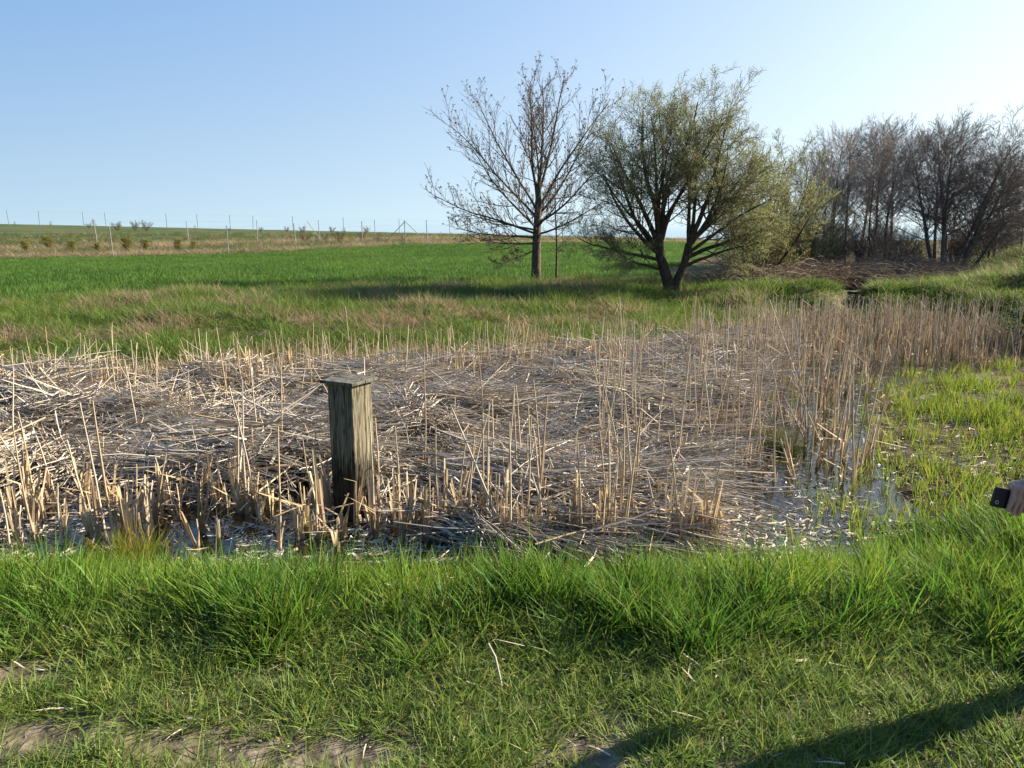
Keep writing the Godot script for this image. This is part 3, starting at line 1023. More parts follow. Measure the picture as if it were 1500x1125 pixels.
# ---------------------------------------------------------------- reeds
func cover(x: float, d: float) -> float:
	# how thickly the flattened reeds lie
	if pond(x, d) > -0.05:
		return 0.0
	var c := 1.0 - smoothstep(0.46 * d - 1.25, 0.46 * d - 0.85, x)
	if x < -0.3:
		c *= smoothstep(4.7, 5.25, d + noise_b.get_noise_2d(x * 30.0, 3.0) * 0.6)
	for e in [[-2.2, 6.45, 0.8, 0.32], [-0.5, 6.5, 0.35, 0.22], [-0.55, 4.6, 0.5, 0.5], [-3.3, 5.0, 0.9, 0.3], [-1.4, 4.7, 0.7, 0.5], [0.9, 8.6, 0.9, 0.35], [-1.2, 9.4, 1.1, 0.3], [-4.4, 8.5, 0.6, 0.25], [1.8, 7.0, 0.5, 0.3], [-0.2, 8.0, 0.7, 0.22], [2.6, 10.5, 0.8, 0.3]]:
		var q := pow((x - e[0]) / e[2], 2.0) + pow((d - e[1]) / e[3], 2.0)
		c *= smoothstep(0.4, 1.3, q + noise_b.get_noise_2d(x * 50.0, d * 50.0) * 0.8)
	return clampf(c * (0.9 + 1.2 * noise_b.get_noise_2d(x * 16.0 + 100.0, d * 16.0)), 0.0, 1.0)

func mound(x: float, d: float) -> float:
	return (1.0 - 0.6 * smoothstep(8.0, 10.0, d)) * (0.04 + 0.30 * smoothstep(-0.25, 0.45, noise_b.get_noise_2d(x * 17.0 + 400.0, d * 21.0)))

func straw() -> Color:
	var k := r01()
	var c := Color(0.56, 0.495, 0.415).lerp(Color(0.40, 0.35, 0.29), r01())
	if k > 0.84:
		c = Color(0.28, 0.215, 0.15)
	elif k > 0.74:
		c = Color(0.46, 0.36, 0.22)
	return c * rr(0.8, 1.15)

func stalk_spot(zone: int) -> Vector2:
	# where the standing stalks grow, by patch of the pond
	match zone:
		0: return Vector2(rr(-3.6, -1.5) - 0.3 * r01(), rr(4.1, 4.95))
		1: return Vector2(-0.95 + rr(-0.45, 0.75), rr(4.1, 4.75))
		2:
			return Vector2(rr(-0.25, 1.25), 4.05 + 1.6 * r01() * r01())
		3:
			var d := rr(5.2, 10.2)
			return Vector2(d * (0.12 + 0.40 * pow(r01(), 1.15)), d)
		4:
			var x := rr(-9.0, 2.0)
			return Vector2(x, 9.25 + 0.30 * (x + 2.5) * (1.0 if x > -6.0 else 0.3) + rr(-0.9, 0.6))
		5:
			return Vector2(rr(-5.0, 0.5), rr(5.2, 9.0))
		6:
			var d := 15.6 - 5.6 * pow(r01(), 1.4)
			return Vector2(d * rr(0.24, 0.72), d)
	return Vector2.ZERO

func build_reeds() -> void:
	rng.seed = 808
	var lying: Array[Transform3D] = []
	var tint := PackedColorArray()
	var stems := []
	var pick := PackedInt32Array()
	for k in 6:   # short scraps
		stems.append(stem_mesh(300 + k, k % 2 == 0, k % 3 == 1, 0.34, [0.006, 0.0075, 0.010][k % 3], 0.2))
	for k in 8:   # long stalks and leaves
		stems.append(stem_mesh(320 + k, k % 3 == 0, k % 4 == 2, 1.0, [0.008, 0.009, 0.0105, 0.012][k % 4], 0.13))
	var tries := 0
	while lying.size() < 40000 and tries < 120000:
		tries += 1
		var d := 4.0 + 9.5 * pow(r01(), 1.15)
		var x := rr(-0.72 * d - 0.8, 0.45 * d)
		var c := cover(x, d)
		if r01() > c * 1.2:
			continue
		var yaw := -0.62 + noise_b.get_noise_2d(x * 14.0, d * 14.0 + 200.0) * 1.5 + rng.randfn(0.0, 0.33)
		if r01() < 0.12:
			yaw = r01() * TAU
		var pitch := rng.randfn(0.0, 0.09)
		var short_one := r01() < 0.45
		var ln := rr(0.15, 0.6) if short_one else rr(0.5, 1.4)
		var y := WATER + mound(x, d) * pow(r01(), 0.6) * minf(1.0, c * 1.5) + 0.01
		if y - absf(sin(pitch)) * ln * 0.5 < WATER - 0.02:
			y += absf(sin(pitch)) * ln * 0.3
		var bs := Basis(Vector3.UP, yaw) * Basis(Vector3.BACK, pitch) * Basis(Vector3.RIGHT, r01() * TAU)
		var sunken := r01() < 0.16 and ln < 0.6
		if sunken:
			y = WATER + rr(0.004, 0.04)
			bs = Basis(Vector3.UP, yaw) * Basis(Vector3.BACK, pitch * 0.2)
		lying.append(Transform3D(bs.scaled(Vector3.ONE * (ln / 0.34 if short_one else ln)), Vector3(x, y, -d)))
		pick.append(rng.randi() % 6 if short_one else 6 + rng.randi() % 8)
		tint.append(straw())
	baked("flattened_reeds", "pale mat of broken dead reeds lying flattened across the pond", "reeds", stems, M.straw, lying, tint, pick)
	# standing stalks
	var stalk := []
	var sheath := []
	for k in 10:
		stalk.append(cattail_stem(500 + k))
		sheath.append(sheath_mesh(520 + k, 4 + k % 3, 0.12, 0.36, 0.16, 0.016))
	var bundle := []
	for k in 8:
		bundle.append(sheath_mesh(560 + k, 8 + k % 4, 0.16, 0.46, 0.13, 0.022))
	var mats := []
	for c in [Color(0.46, 0.36, 0.235), Color(0.52, 0.43, 0.30), Color(0.38, 0.29, 0.19), Color(0.47, 0.40, 0.31)]:
		var m := leafy(0.3, 0.65, 0.35)
		m.albedo_color = c.linear_to_srgb()
		mats.append(m)
	var zones := [
		[0, 18, 0.3, 0.95, "near the yellow-green tussock", "stalks at the grassy edge"],
		[1, 13, 0.45, 0.95, "in water round the post", "stalks round the post"],
		[2, 46, 0.35, 0.95, "in the dense patch", "stalks in the dense patch"],
		[3, 78, 0.5, 1.1, "by the open muddy water", "stalks at the open water"],
		[5, 28, 0.35, 1.0, "among flattened reeds", "lone stalks in the flattened reeds"],
		[4, 85, 0.3, 0.75, "along the field-side shore", "stalks along the far shore"]]
	for z in zones:
		for k in z[1]:
			var p := stalk_spot(z[0])
			var n := 0
			while pond(p.x, p.y) > -0.02 and n < 40:
				p = stalk_spot(z[0])
				n += 1
			var v := rng.randi() % 10
			var o := MeshInstance3D.new()
			o.name = numbered("cattail_stalk")
			o.mesh = stalk[v]
			o.material_override = mats[rng.randi() % 4]
			add_child(o)
			o.position = Vector3(p.x, WATER, -p.y)
			var tilt := rng.randfn(0.0, 0.07)
			if r01() < 0.12:
				tilt = rr(0.3, 0.75)
			o.basis = Basis(Vector3.UP, r01() * TAU) * Basis(Vector3.RIGHT, tilt) * Basis().scaled(Vector3(1.0, rr(z[2], z[3]), 1.0))
			var with_leaf := r01() < 0.75
			var tone: int = mats.find(o.material_override)
			var how: float = o.basis.y.length()
			tag(o, "%s %s %s, %s, %s" % ["knee-high" if how < 0.55 else "tall" if how > 0.9 else "middling", ["straw-coloured", "pale", "brown", "greyish"][tone], "slanting cattail stalk" if absf(tilt) > 0.25 else "upright cattail stalk", "ragged at foot" if with_leaf else "bare foot", z[4]], "cattail", z[5])
			if with_leaf:
				var s := part("leaf_sheath", sheath[rng.randi() % 10], mats[rng.randi() % 4], o)
				s.rotation.y = r01() * TAU
	# thick broken leaf bundles
	var stubs := [
		[0, 66, "near the yellow-green tussock", "stubs at the grassy edge"],
		[1, 38, "in water round the post", "stubs round the post"],
		[2, 95, "in the dense upright patch", "stubs in the dense patch"],
		[3, 42, "by the open muddy water", "stubs at the open water"],
		[4, 55, "along the field-side shore", "stubs along the far shore"]]
	for z in stubs:
		for k in z[1]:
			var p := stalk_spot(z[0])
			var n := 0
			while pond(p.x, p.y) > -0.02 and n < 40:
				p = stalk_spot(z[0])
				n += 1
			var o := MeshInstance3D.new()
			o.name = numbered("reed_stub")
			o.mesh = bundle[rng.randi() % 8]
			o.material_override = mats[rng.randi() % 4]
			add_child(o)
			o.position = Vector3(p.x, WATER, -p.y)
			var big := rr(0.65, 1.2)
			o.basis = Basis(Vector3.UP, r01() * TAU) * Basis(Vector3.RIGHT, rng.randfn(0.0, 0.16)) * Basis().scaled(Vector3(big, big * rr(0.7, 1.2), big))
			var lean := o.basis.y.normalized().angle_to(Vector3.UP)
			tag(o, "%s %s %s, %s" % ["small" if o.basis.y.length() < 0.75 else "stout" if o.basis.y.length() > 1.05 else "middling", ["straw-coloured", "pale", "brown", "greyish"][mats.find(o.material_override)], "slanting bundle of broken reed leaves" if lean > 0.2 else "upright bundle of broken reed leaves", z[2]], "reed stub", z[3])
	# the uncountable rest: the dense stand at the far end and the fringe of the far shore
	for part_of in [[6, 820, "cattail_stand", "dense stand of tall dry cattails before the grassy dam", 0.32, 0.98], [4, 380, "reed_fringe", "fringe of thin dry reeds along the far shore below the field", 0.2, 0.7], [3, 120, "water_reeds", "thin dry reed stems scattered through the muddy open water", 0.25, 0.95]]:
		var w: Array[Transform3D] = []
		var t := PackedColorArray()
		var wl: Array[Transform3D] = []
		var tl := PackedColorArray()
		while w.size() < part_of[1]:
			var p := stalk_spot(part_of[0])
			if pond(p.x, p.y) > 0.15:
				continue
			if part_of[0] == 6 and r01() > smoothstep(-0.35, 0.2, noise_b.get_noise_2d(p.x * 20.0, p.y * 20.0)) + 0.2:
				continue
			var at := Vector3(p.x, maxf(WATER, height(p.x, p.y)), -p.y)
			var b := Basis(Vector3.UP, r01() * TAU) * Basis(Vector3.RIGHT, rng.randfn(0.0, 0.06) if r01() < 0.9 else rr(0.3, 0.9))
			w.append(Transform3D(b * Basis().scaled(Vector3(0.75, rr(part_of[4], part_of[5]) * lerpf(1.0, 0.62, smoothstep(10.5, 15.0, p.y)), 0.75)), at))
			t.append(Color(0.43, 0.345, 0.235) * rr(0.75, 1.2))
			for j in (1 if r01() < 0.7 else 2):
				wl.append(Transform3D(Basis(Vector3.UP, r01() * TAU) * Basis(Vector3.RIGHT, rng.randfn(0.0, 0.2)) * Basis().scaled(Vector3.ONE * rr(0.5, 1.3)), at + Vector3(rr(-0.1, 0.1), 0, rr(-0.1, 0.1))))
				tl.append(Color(0.40, 0.30, 0.19) * rr(0.6, 1.2))
		var root := thing(part_of[2], part_of[3], "cattails", Vector3.ZERO, 0.0, "", "stuff")
		for j in 4:
			var ws: Array[Transform3D] = []
			var ts := PackedColorArray()
			var ws2: Array[Transform3D] = []
			var ts2 := PackedColorArray()
			for i in range(j, w.size(), 4):
				ws.append(w[i])
				ts.append(t[i])
			for i in range(j, wl.size(), 4):
				ws2.append(wl[i])
				ts2.append(tl[i])
			scatter("stems", stalk[j + 2], M.straw, ws, ts, root)
			scatter("leaves", sheath[j + 2], M.straw, ws2, ts2, root)
	# litter that floats on the water and lies on the mud
	var bits: Array[Transform3D] = []
	tint = PackedColorArray()
	while bits.size() < 11000:
		var d := 3.9 + 9.0 * r01() * r01()
		var x := rr(-0.7 * d - 0.5, 0.72 * d)
		if x > 8.0 or d > 12.5:
			continue
		var s := pond(x, d)
		if s > 3.5 or (s > 0.1 and x < 2.3):
			continue
		if noise_b.get_noise_2d(x * 34.0 + 70.0, d * 34.0) < (0.0 if s < 0.0 else -0.3) and r01() < 0.85:
			continue
		var bs := Basis(Vector3.UP, r01() * TAU) * Basis(Vector3.BACK, rng.randfn(0.0, 0.12)) * Basis(Vector3.RIGHT, rng.randfn(0.0, 0.3))
		bits.append(Transform3D(bs.scaled(Vector3.ONE * rr(0.25, 1.3)), Vector3(x, maxf(WATER + 0.003, height(x, d) + 0.008), -d)))
		tint.append(straw())
	baked("floating_litter", "scraps of dead reed leaf floating on water and mud", "litter", [stem_mesh(340, true, false, 0.055, 0.012, 0.1), stem_mesh(341, true, true, 0.07, 0.010, 0.12), stem_mesh(342, true, false, 0.09, 0.007, 0.1)], M.straw, bits, tint)


# ---------------------------------------------------------------- grass
func build_grass() -> void:
	rng.seed = 4242
	var tall := []
	var short := []
	var crop := []
	var rough := []
	var shoot := []
	for k in 5:
		tall.append(tuft(100 + k, [30, 24, 18, 26, 20][k], 0.065, 0.08, 0.33, [0.0045, 0.0065, 0.0095, 0.0055, 0.008][k], [0.35, 0.5, 0.45, 0.7, 0.4][k], 0.6, 0.09, 3))
		short.append(tuft(120 + k, 20, 0.05, 0.03, 0.095, 0.0042, 1.1, 0.7, 0.08, 2))
		crop.append(tuft(140 + k, 22, 0.17, 0.10, 0.19, 0.008, 0.5, 0.5, 0.0))
		rough.append(tuft(160 + k, 20, 0.12, 0.10, 0.40, 0.009, 0.65, 0.9, 0.2, 2))
		shoot.append(tuft(180 + k, 6, 0.035, 0.08, 0.22, 0.0085, 0.3, 0.25, 0.05, 2))
	var w: Array[Transform3D] = []
	var t := PackedColorArray()
	# lush band between path and water, growing in clumps
	var heads := 0
	while heads < 620:
		var cx := rr(-4.6, 4.8)
		var cd := rr(2.4, 4.1)
		var lim := 2.66 + noise_b.get_noise_2d(cx * 26.0, 11.0) * 0.5 - 0.1 * smoothstep(0.0, 1.2, cx)
		var up := smoothstep(lim - 0.15, lim + 0.28, cd)
		if r01() > up or pond(cx, cd) < 0.03:
			continue
		heads += 1
		var kind := clampf(0.45 + noise_b.get_noise_2d(cx * 20.0 + 33.0, cd * 20.0) + rng.randfn(0.0, 0.28), 0.0, 1.0)
		var tallness := lerpf(0.45, 0.86, up) * clampf(1.0 + rng.randfn(0.0, 0.22), 0.55, 1.5) * (1.0 - 0.38 * smoothstep(3.1, 3.55, cd))
		if cx > 2.2 and cd > 3.2:
			tallness *= 1.25
		var wind := rng.randfn(0.0, 0.16)
		for j in rng.randi_range(4, 8):
			var a := r01() * TAU
			var q := absf(rng.randfn(0.0, 0.075))
			var x := cx + cos(a) * q
			var d := cd + sin(a) * q
			if pond(x, d) < 0.0:
				continue
			var bs := Basis(Vector3.UP, -a) * Basis(Vector3.BACK, -q * 2.0) * Basis(Vector3.UP, r01() * TAU)
			bs = Basis(Vector3.BACK, wind) * bs
			w.append(Transform3D(bs * Basis().scaled(Vector3(1.0, tallness * rr(0.7, 1.15), 1.0)), ground(x, d) - Vector3(0, 0.01, 0)))
			t.append(Color(0.07, 0.155, 0.02).lerp(Color(0.155, 0.23, 0.027), clampf(kind + rr(-0.2, 0.2), 0, 1)) * 2.0 * rr(0.85, 1.15))
	baked("tall_grass", "lush tall green grass along the edge between path and pond", "grass", tall, M.grass, w, t)
	w = []
	t = PackedColorArray()
	# trodden short grass with bare patches
	while w.size() < 8800:
		var x := rr(-3.4, 3.6)
		var d := rr(1.3, 3.1)
		var bare := 0.6 * noise_b.get_noise_2d(x * 30.0 + 10.0, d * 42.0) + 0.55 * noise_b.get_noise_2d(x * 90.0, d * 90.0)
		for e in [[-1.75, 2.42, 0.28, 0.09], [-1.25, 2.07, 0.35, 0.08], [-0.65, 1.98, 0.40, 0.09], [-0.98, 2.45, 0.10, 0.12]]:
			bare -= 1.15 * exp(-pow((x - e[0]) / e[2], 2.0) - pow((d - e[1]) / e[3], 2.0))
		if r01() > smoothstep(-0.56, -0.16, bare + 0.28 * smoothstep(2.2, 2.6, d)):
			continue
		var s := rr(0.7, 1.35) * (1.0 + 0.5 * smoothstep(2.3, 2.8, d))
		w.append(Transform3D(Basis(Vector3.UP, r01() * TAU) * Basis().scaled(Vector3(s, s * rr(0.7, 1.3), s)), ground(x, d)))
		t.append(Color(0.11, 0.175, 0.034).lerp(Color(0.18, 0.22, 0.055), r01()) * 2.0)
	baked("short_grass", "short trodden grass growing over the earth path", "grass", short, M.grass, w, t)
	w = []
	t = PackedColorArray()
	# crop: square patches laid side by side
	var patches := []
	for k in 4:
		var pb := Buf.new()
		var g := RandomNumberGenerator.new()
		g.seed = 860 + k
		for j in 900:
			var p := Vector3(g.randf_range(-0.75, 0.75), -0.01, g.randf_range(-0.75, 0.75))
			var a := g.randf() * TAU
			var h := g.randf_range(0.08, 0.17)
			var tip := p + Vector3(cos(a) * 0.06, h, sin(a) * 0.06)
			var l := g.randf_range(0.3, 0.62) * (1.0 + 0.5 * noise_a.get_noise_2d(p.x * 60.0 + k * 300.0, p.z * 60.0))
			strip(pb, PackedVector3Array([p, p.lerp(tip, 0.55) + Vector3(0, 0.02, 0), tip]), Vector3(cos(a * 3.1), 0, sin(a * 3.1)), PackedFloat32Array([0.005, 0.005, 0.001]), Color(l * g.randf_range(0.85, 1.2), l, l))
		patches.append(pb.done())
	var gd := 13.0
	while gd < 62.0:
		var gx := -0.9 * gd - 3.0
		while gx < 0.36 * gd + 2.0:
			if gd > field_edge(gx) and gd < fence_line(gx) - 0.5 and gx < 3.0 + (gd - 20.0) * 0.35:
				var slope_x := (height(gx + 0.7, gd) - height(gx - 0.7, gd)) / 1.4
				var slope_z := (height(gx, gd - 0.7) - height(gx, gd + 0.7)) / 1.4
				var bs := Basis(Vector3(1, slope_x, 0), Vector3.UP, Vector3(0, slope_z, 1)) * Basis(Vector3.UP, (rng.randi() % 4) * PI / 2)
				w.append(Transform3D(bs, ground(gx, gd)))
				t.append(Color(0.055, 0.125, 0.020).lerp(Color(0.085, 0.16, 0.026), clampf(0.5 + noise_b.get_noise_2d(gx * 5.0, gd * 5.0), 0, 1)) * 2.0)
			gx += 1.48
		gd += 1.48
	stuff("crop", "even green cereal crop covering the flat field", "crop", "blades", patches, M.grass, w, t)
	w = []
	t = PackedColorArray()
	# rough bank beyond the pond and on the slope beside the trees
	while w.size() < 15000:
		var d := rr(9.3, 21.0)
		var x := rr(-0.8 * d - 2.0, 0.85 * d)
		if d > 15.5 and absf(x - 7.95 - (d - 17.3) * 0.46) < 0.45:
			continue
		if pond(x, d) < 0.05 or (d > field_edge(x) + 0.5 and x < 3.0) or (x > 2.0 and d < 12.0):
			continue
		var dry := smoothstep(-0.08, 0.28, noise_b.get_noise_2d(x * 13.0, d * 18.0 + 60.0))
		if x < 1.0:
			dry = maxf(dry, 1.2 * (1.0 - smoothstep(0.2, 1.0, pond(x, d))))
		dry = clampf(dry, 0, 1) * (0.45 if x > 3.0 else 0.8)
		var s := rr(0.4, 0.9) * (1.0 + 0.9 * noise_b.get_noise_2d(x * 25.0, d * 25.0))
		w.append(Transform3D(Basis(Vector3.UP, r01() * TAU) * Basis(Vector3.RIGHT, rng.randfn(0.0, 0.2)) * Basis().scaled(Vector3(1.0, s, 1.0)), ground(x, d) - Vector3(0, 0.01, 0)))
		var g := Color(0.075, 0.145, 0.024).lerp(Color(0.13, 0.19, 0.034), r01())
		if r01() < dry * 0.8:
			g = Color(0.30, 0.245, 0.14).lerp(Color(0.20, 0.165, 0.09), r01())
		t.append(g * 2.0)
	stuff("bank_grass", "rough green and straw coloured grass on the bank behind the pond", "grass", "blades", rough, M.grass, w, t)
	w = []
	t = PackedColorArray()
	# hillside behind the fence and the slope on the other side
	while w.size() < 13000:
		var d := 38.0 + 60.0 * pow(r01(), 1.4)
		var x := rr(-0.85 * d, 0.25 * d)
		var k := d - fence_line(x)
		if k < 0.2 or k > 45.0:
			continue
		var tan_k := exp(-pow((k - 1.0) / 2.2, 2.0)) + 0.9 * exp(-pow((k - 15.0) / 4.0, 2.0)) + noise_b.get_noise_2d(x * 6.0, d * 6.0) * 0.8
		if r01() > 0.35 + tan_k:
			continue
		w.append(Transform3D(Basis(Vector3.UP, r01() * TAU) * Basis(Vector3.RIGHT, rng.randfn(0.0, 0.25)) * Basis().scaled(Vector3(2.2, rr(0.6, 1.3), 2.2)), ground(x, d)))
		var g := Color(0.285, 0.25, 0.135) if r01() < tan_k else Color(0.10, 0.13, 0.04)
		t.append(g * rr(1.5, 2.2))
	for i in 3500:
		var d := rr(15.0, 30.0)
		var x := d * rr(0.61, 0.95)
		w.append(Transform3D(Basis(Vector3.UP, r01() * TAU) * Basis().scaled(Vector3(1.4, rr(0.3, 0.7), 1.4)), ground(x, d)))
		t.append(Color(0.085, 0.135, 0.025).lerp(Color(0.16, 0.15, 0.06), r01() * r01()) * 2.0)
	stuff("hill_grass", "tan and green rough grass on the hillside and slope behind", "grass", "blades", rough, M.grass, w, t)
	w = []
	t = PackedColorArray()
	# fresh shoots on the wet meadow and in the shallow water
	while w.size() < 4200:
		var d := rr(4.2, 13.0)
		var x := rr(1.6, 0.85 * d + 1.0)
		var s := pond(x, d)
		if s < -1.2 or (s < 0.0 and r01() > 0.10 * (1.2 + s) + 0.5 * smoothstep(0.1, 0.4, noise_b.get_noise_2d(x * 30.0, d * 30.0)) * smoothstep(-0.7, 0.0, s)) or (x < 2.6 and s > 0.0):
			continue
		if s > 0.0 and r01() > 0.25 + smoothstep(-0.2, 0.2, noise_b.get_noise_2d(x * 24.0 + 5.0, d * 24.0)) * smoothstep(0.0, 0.8, s):
			continue
		w.append(Transform3D(Basis(Vector3.UP, r01() * TAU) * Basis().scaled(Vector3.ONE * rr(0.55, 1.1)), Vector3(x, maxf(height(x, d), WATER - 0.05), -d)))
		t.append(Color(0.12, 0.185, 0.022).lerp(Color(0.17, 0.22, 0.03), r01()) * 2.0)
	baked("marsh_shoots", "bright yellow green shoots sprouting on the muddy meadow", "grass", shoot, M.grass, w, t)
	w = []
	t = PackedColorArray()
	# dry scraps caught in the grass
	for i in 420:
		var x := rr(-2.8, 2.8)
		var d := rr(1.7, 3.6)
		var bs := Basis(Vector3.UP, r01() * TAU) * Basis(Vector3.BACK, rng.randfn(0.0, 0.3))
		w.append(Transform3D(bs.scaled(Vector3.ONE * rr(0.3, 1.4)), ground(x, d) + Vector3(0, rr(0.005, 0.03) + 0.12 * smoothstep(2.6, 3.1, d) * r01(), 0)))
		t.append(Color(0.5, 0.43, 0.3) * rr(0.6, 1.2))
	stuff("dry_scraps", "dry straw scraps caught in the grass beside the path", "straw", "scraps", [stem_mesh(900, true, false, 0.09, 0.005, 0.1), stem_mesh(901, true, true, 0.08, 0.007, 0.12)], M.straw, w, t)


# ---------------------------------------------------------------- small things
func tussock(label: String, at: Vector3, mesh: ArrayMesh, n: int, radius: float, col: Color, size: float, m: Material) -> void:
	var o := thing("grass_tussock", label, "tussock", at)
	var w: Array[Transform3D] = []
	var t := PackedColorArray()
	for i in n:
		var a := r01() * TAU
		var q := sqrt(r01()) * radius
		w.append(Transform3D(Basis(Vector3.UP, -a) * Basis(Vector3.BACK, -q / radius * 0.55) * Basis().scaled(Vector3.ONE * size * rr(0.7, 1.15)), Vector3(cos(a) * q, 0, sin(a) * q)))
		t.append(col * 2.0 * rr(0.75, 1.25))
	scatter("blades", mesh, m, w, t, o)

func build_small_things() -> void:
	rng.seed = 66
	var fine := tuft(700, 40, 0.05, 0.12, 0.34, 0.004, 0.5, 0.7, 0.15, 4)
	tussock("yellow green grass tussock at the water's edge", ground(-2.2, 3.95), fine, 22, 0.14, Color(0.16, 0.19, 0.025), 0.95, M.grass)
	tussock("pale grey dead grass tuft at the foot of the dense reeds", ground(0.97, 4.0), fine, 16, 0.06, Color(0.34, 0.29, 0.20), 0.62, M.straw)
	tussock("large brown sedge tussock with dark green foot by the muddy water", Vector3(2.0, WATER, -6.35), fine, 34, 0.22, Color(0.19, 0.165, 0.085), 1.1, M.straw)
	tussock("dark green sedge tussock leaning beside the brown one", Vector3(2.3, WATER, -6.05), fine, 20, 0.14, Color(0.06, 0.085, 0.025), 0.9, M.grass)
	tussock("small green tussock between the flattened reeds and the far shore", Vector3(-4.5, WATER, -8.6), fine, 20, 0.2, Color(0.10, 0.12, 0.025), 0.85, M.grass)
	var crumb := []
	for k in 3:
		var cb := Buf.new()
		var pts := PackedVector3Array([Vector3(0, -0.5, 0), Vector3(0, -0.2, 0), Vector3(rr(-0.1, 0.1), 0.3, 0.1), Vector3(0, 0.5, 0)])
		tube(cb, pts, PackedFloat32Array([0.1, rr(0.4, 0.6), rr(0.35, 0.5), 0.08]), 5, Color(0.9, 0.9, 0.9))
		crumb.append(cb.done())
	var cw: Array[Transform3D] = []
	var ct := PackedColorArray()
	for i in 2600:
		var x := rr(-2.4, 2.6)
		var d := rr(1.6, 2.7)
		var sz := 0.003 + 0.011 * pow(r01(), 4.0)
		cw.append(Transform3D(Basis.from_euler(Vector3(r01() * TAU, r01() * TAU, 0)).scaled(Vector3(1.2, 0.7, 1.0) * sz), ground(x, d) + Vector3(0, sz * 0.2, 0)))
		ct.append(Color(0.21, 0.17, 0.125) * rr(0.7, 1.3))
	baked("earth_crumbs", "small crumbs of dry earth strewn over the bare path", "earth", crumb, M.stem, cw, ct)
	# bent dry reed in the grass
	var o := thing("bent_reed", "bent dry reed stem with folded pale leaf on the path grass", "reed", ground(-0.03, 2.33))
	var b := Buf.new()
	tube(b, PackedVector3Array([Vector3(0, -0.02, 0), Vector3(-0.012, 0.06, 0.0), Vector3(-0.03, 0.125, -0.03), Vector3(-0.055, 0.165, -0.05)]), PackedFloat32Array([0.004, 0.004, 0.0045, 0.003]), 6, Color.WHITE)
	var dry := leafy(0.2, 0.7, 0.3)
	dry.albedo_color = Color(0.34, 0.30, 0.235).linear_to_srgb()
	part("stem", b.done(), dry, o)
	b = Buf.new()
	strip(b, PackedVector3Array([Vector3(-0.055, 0.165, -0.05), Vector3(-0.03, 0.17, -0.07), Vector3(0.02, 0.145, -0.09), Vector3(0.075, 0.125, -0.10)]), Vector3(0.1, 0.4, 0.9).normalized(), PackedFloat32Array([0.003, 0.004, 0.011, 0.009]), Color.WHITE)
	part("leaf", b.done(), dry, o)
	b = Buf.new()
	tube(b, PackedVector3Array([Vector3(0, -0.02, 0), Vector3(0.0, 0.03, 0), Vector3(-0.002, 0.065, 0.002)]), PackedFloat32Array([0.0018, 0.0016, 0.0012]), 5, Color.WHITE)
	var twig := part("straw_stalk", b.done(), dry, self, ground(1.19, 1.97))
	tag(twig, "short pale straw stalk upright in the shadowed path", "straw")
	# bird far up in the sky
	var bird := thing("bird", "tiny dark bird flying high in the blue sky", "bird", Vector3(-38.0, 30.6, -60.0))
	b = Buf.new()
	tube(b, PackedVector3Array([Vector3(-0.12, 0, 0), Vector3(-0.07, 0.01, 0), Vector3(0, 0, 0), Vector3(0.08, 0, 0), Vector3(0.14, 0, 0)]), PackedFloat32Array([0.005, 0.03, 0.035, 0.02, 0.008]), 6, Color(0.3, 0.3, 0.3))
	part("body", b.done(), M.stem, bird)
	for s in [-1.0, 1.0]:
		b = Buf.new()
		strip(b, PackedVector3Array([Vector3(-0.02, 0.01, 0), Vector3(-0.03, 0.05, 0.1 * s), Vector3(0.03, 0.02, 0.2 * s)]), Vector3(1, 0, 0), PackedFloat32Array([0.04, 0.035, 0.006]), Color(0.3, 0.3, 0.3))
		part("wing", b.done(), M.stem, bird)


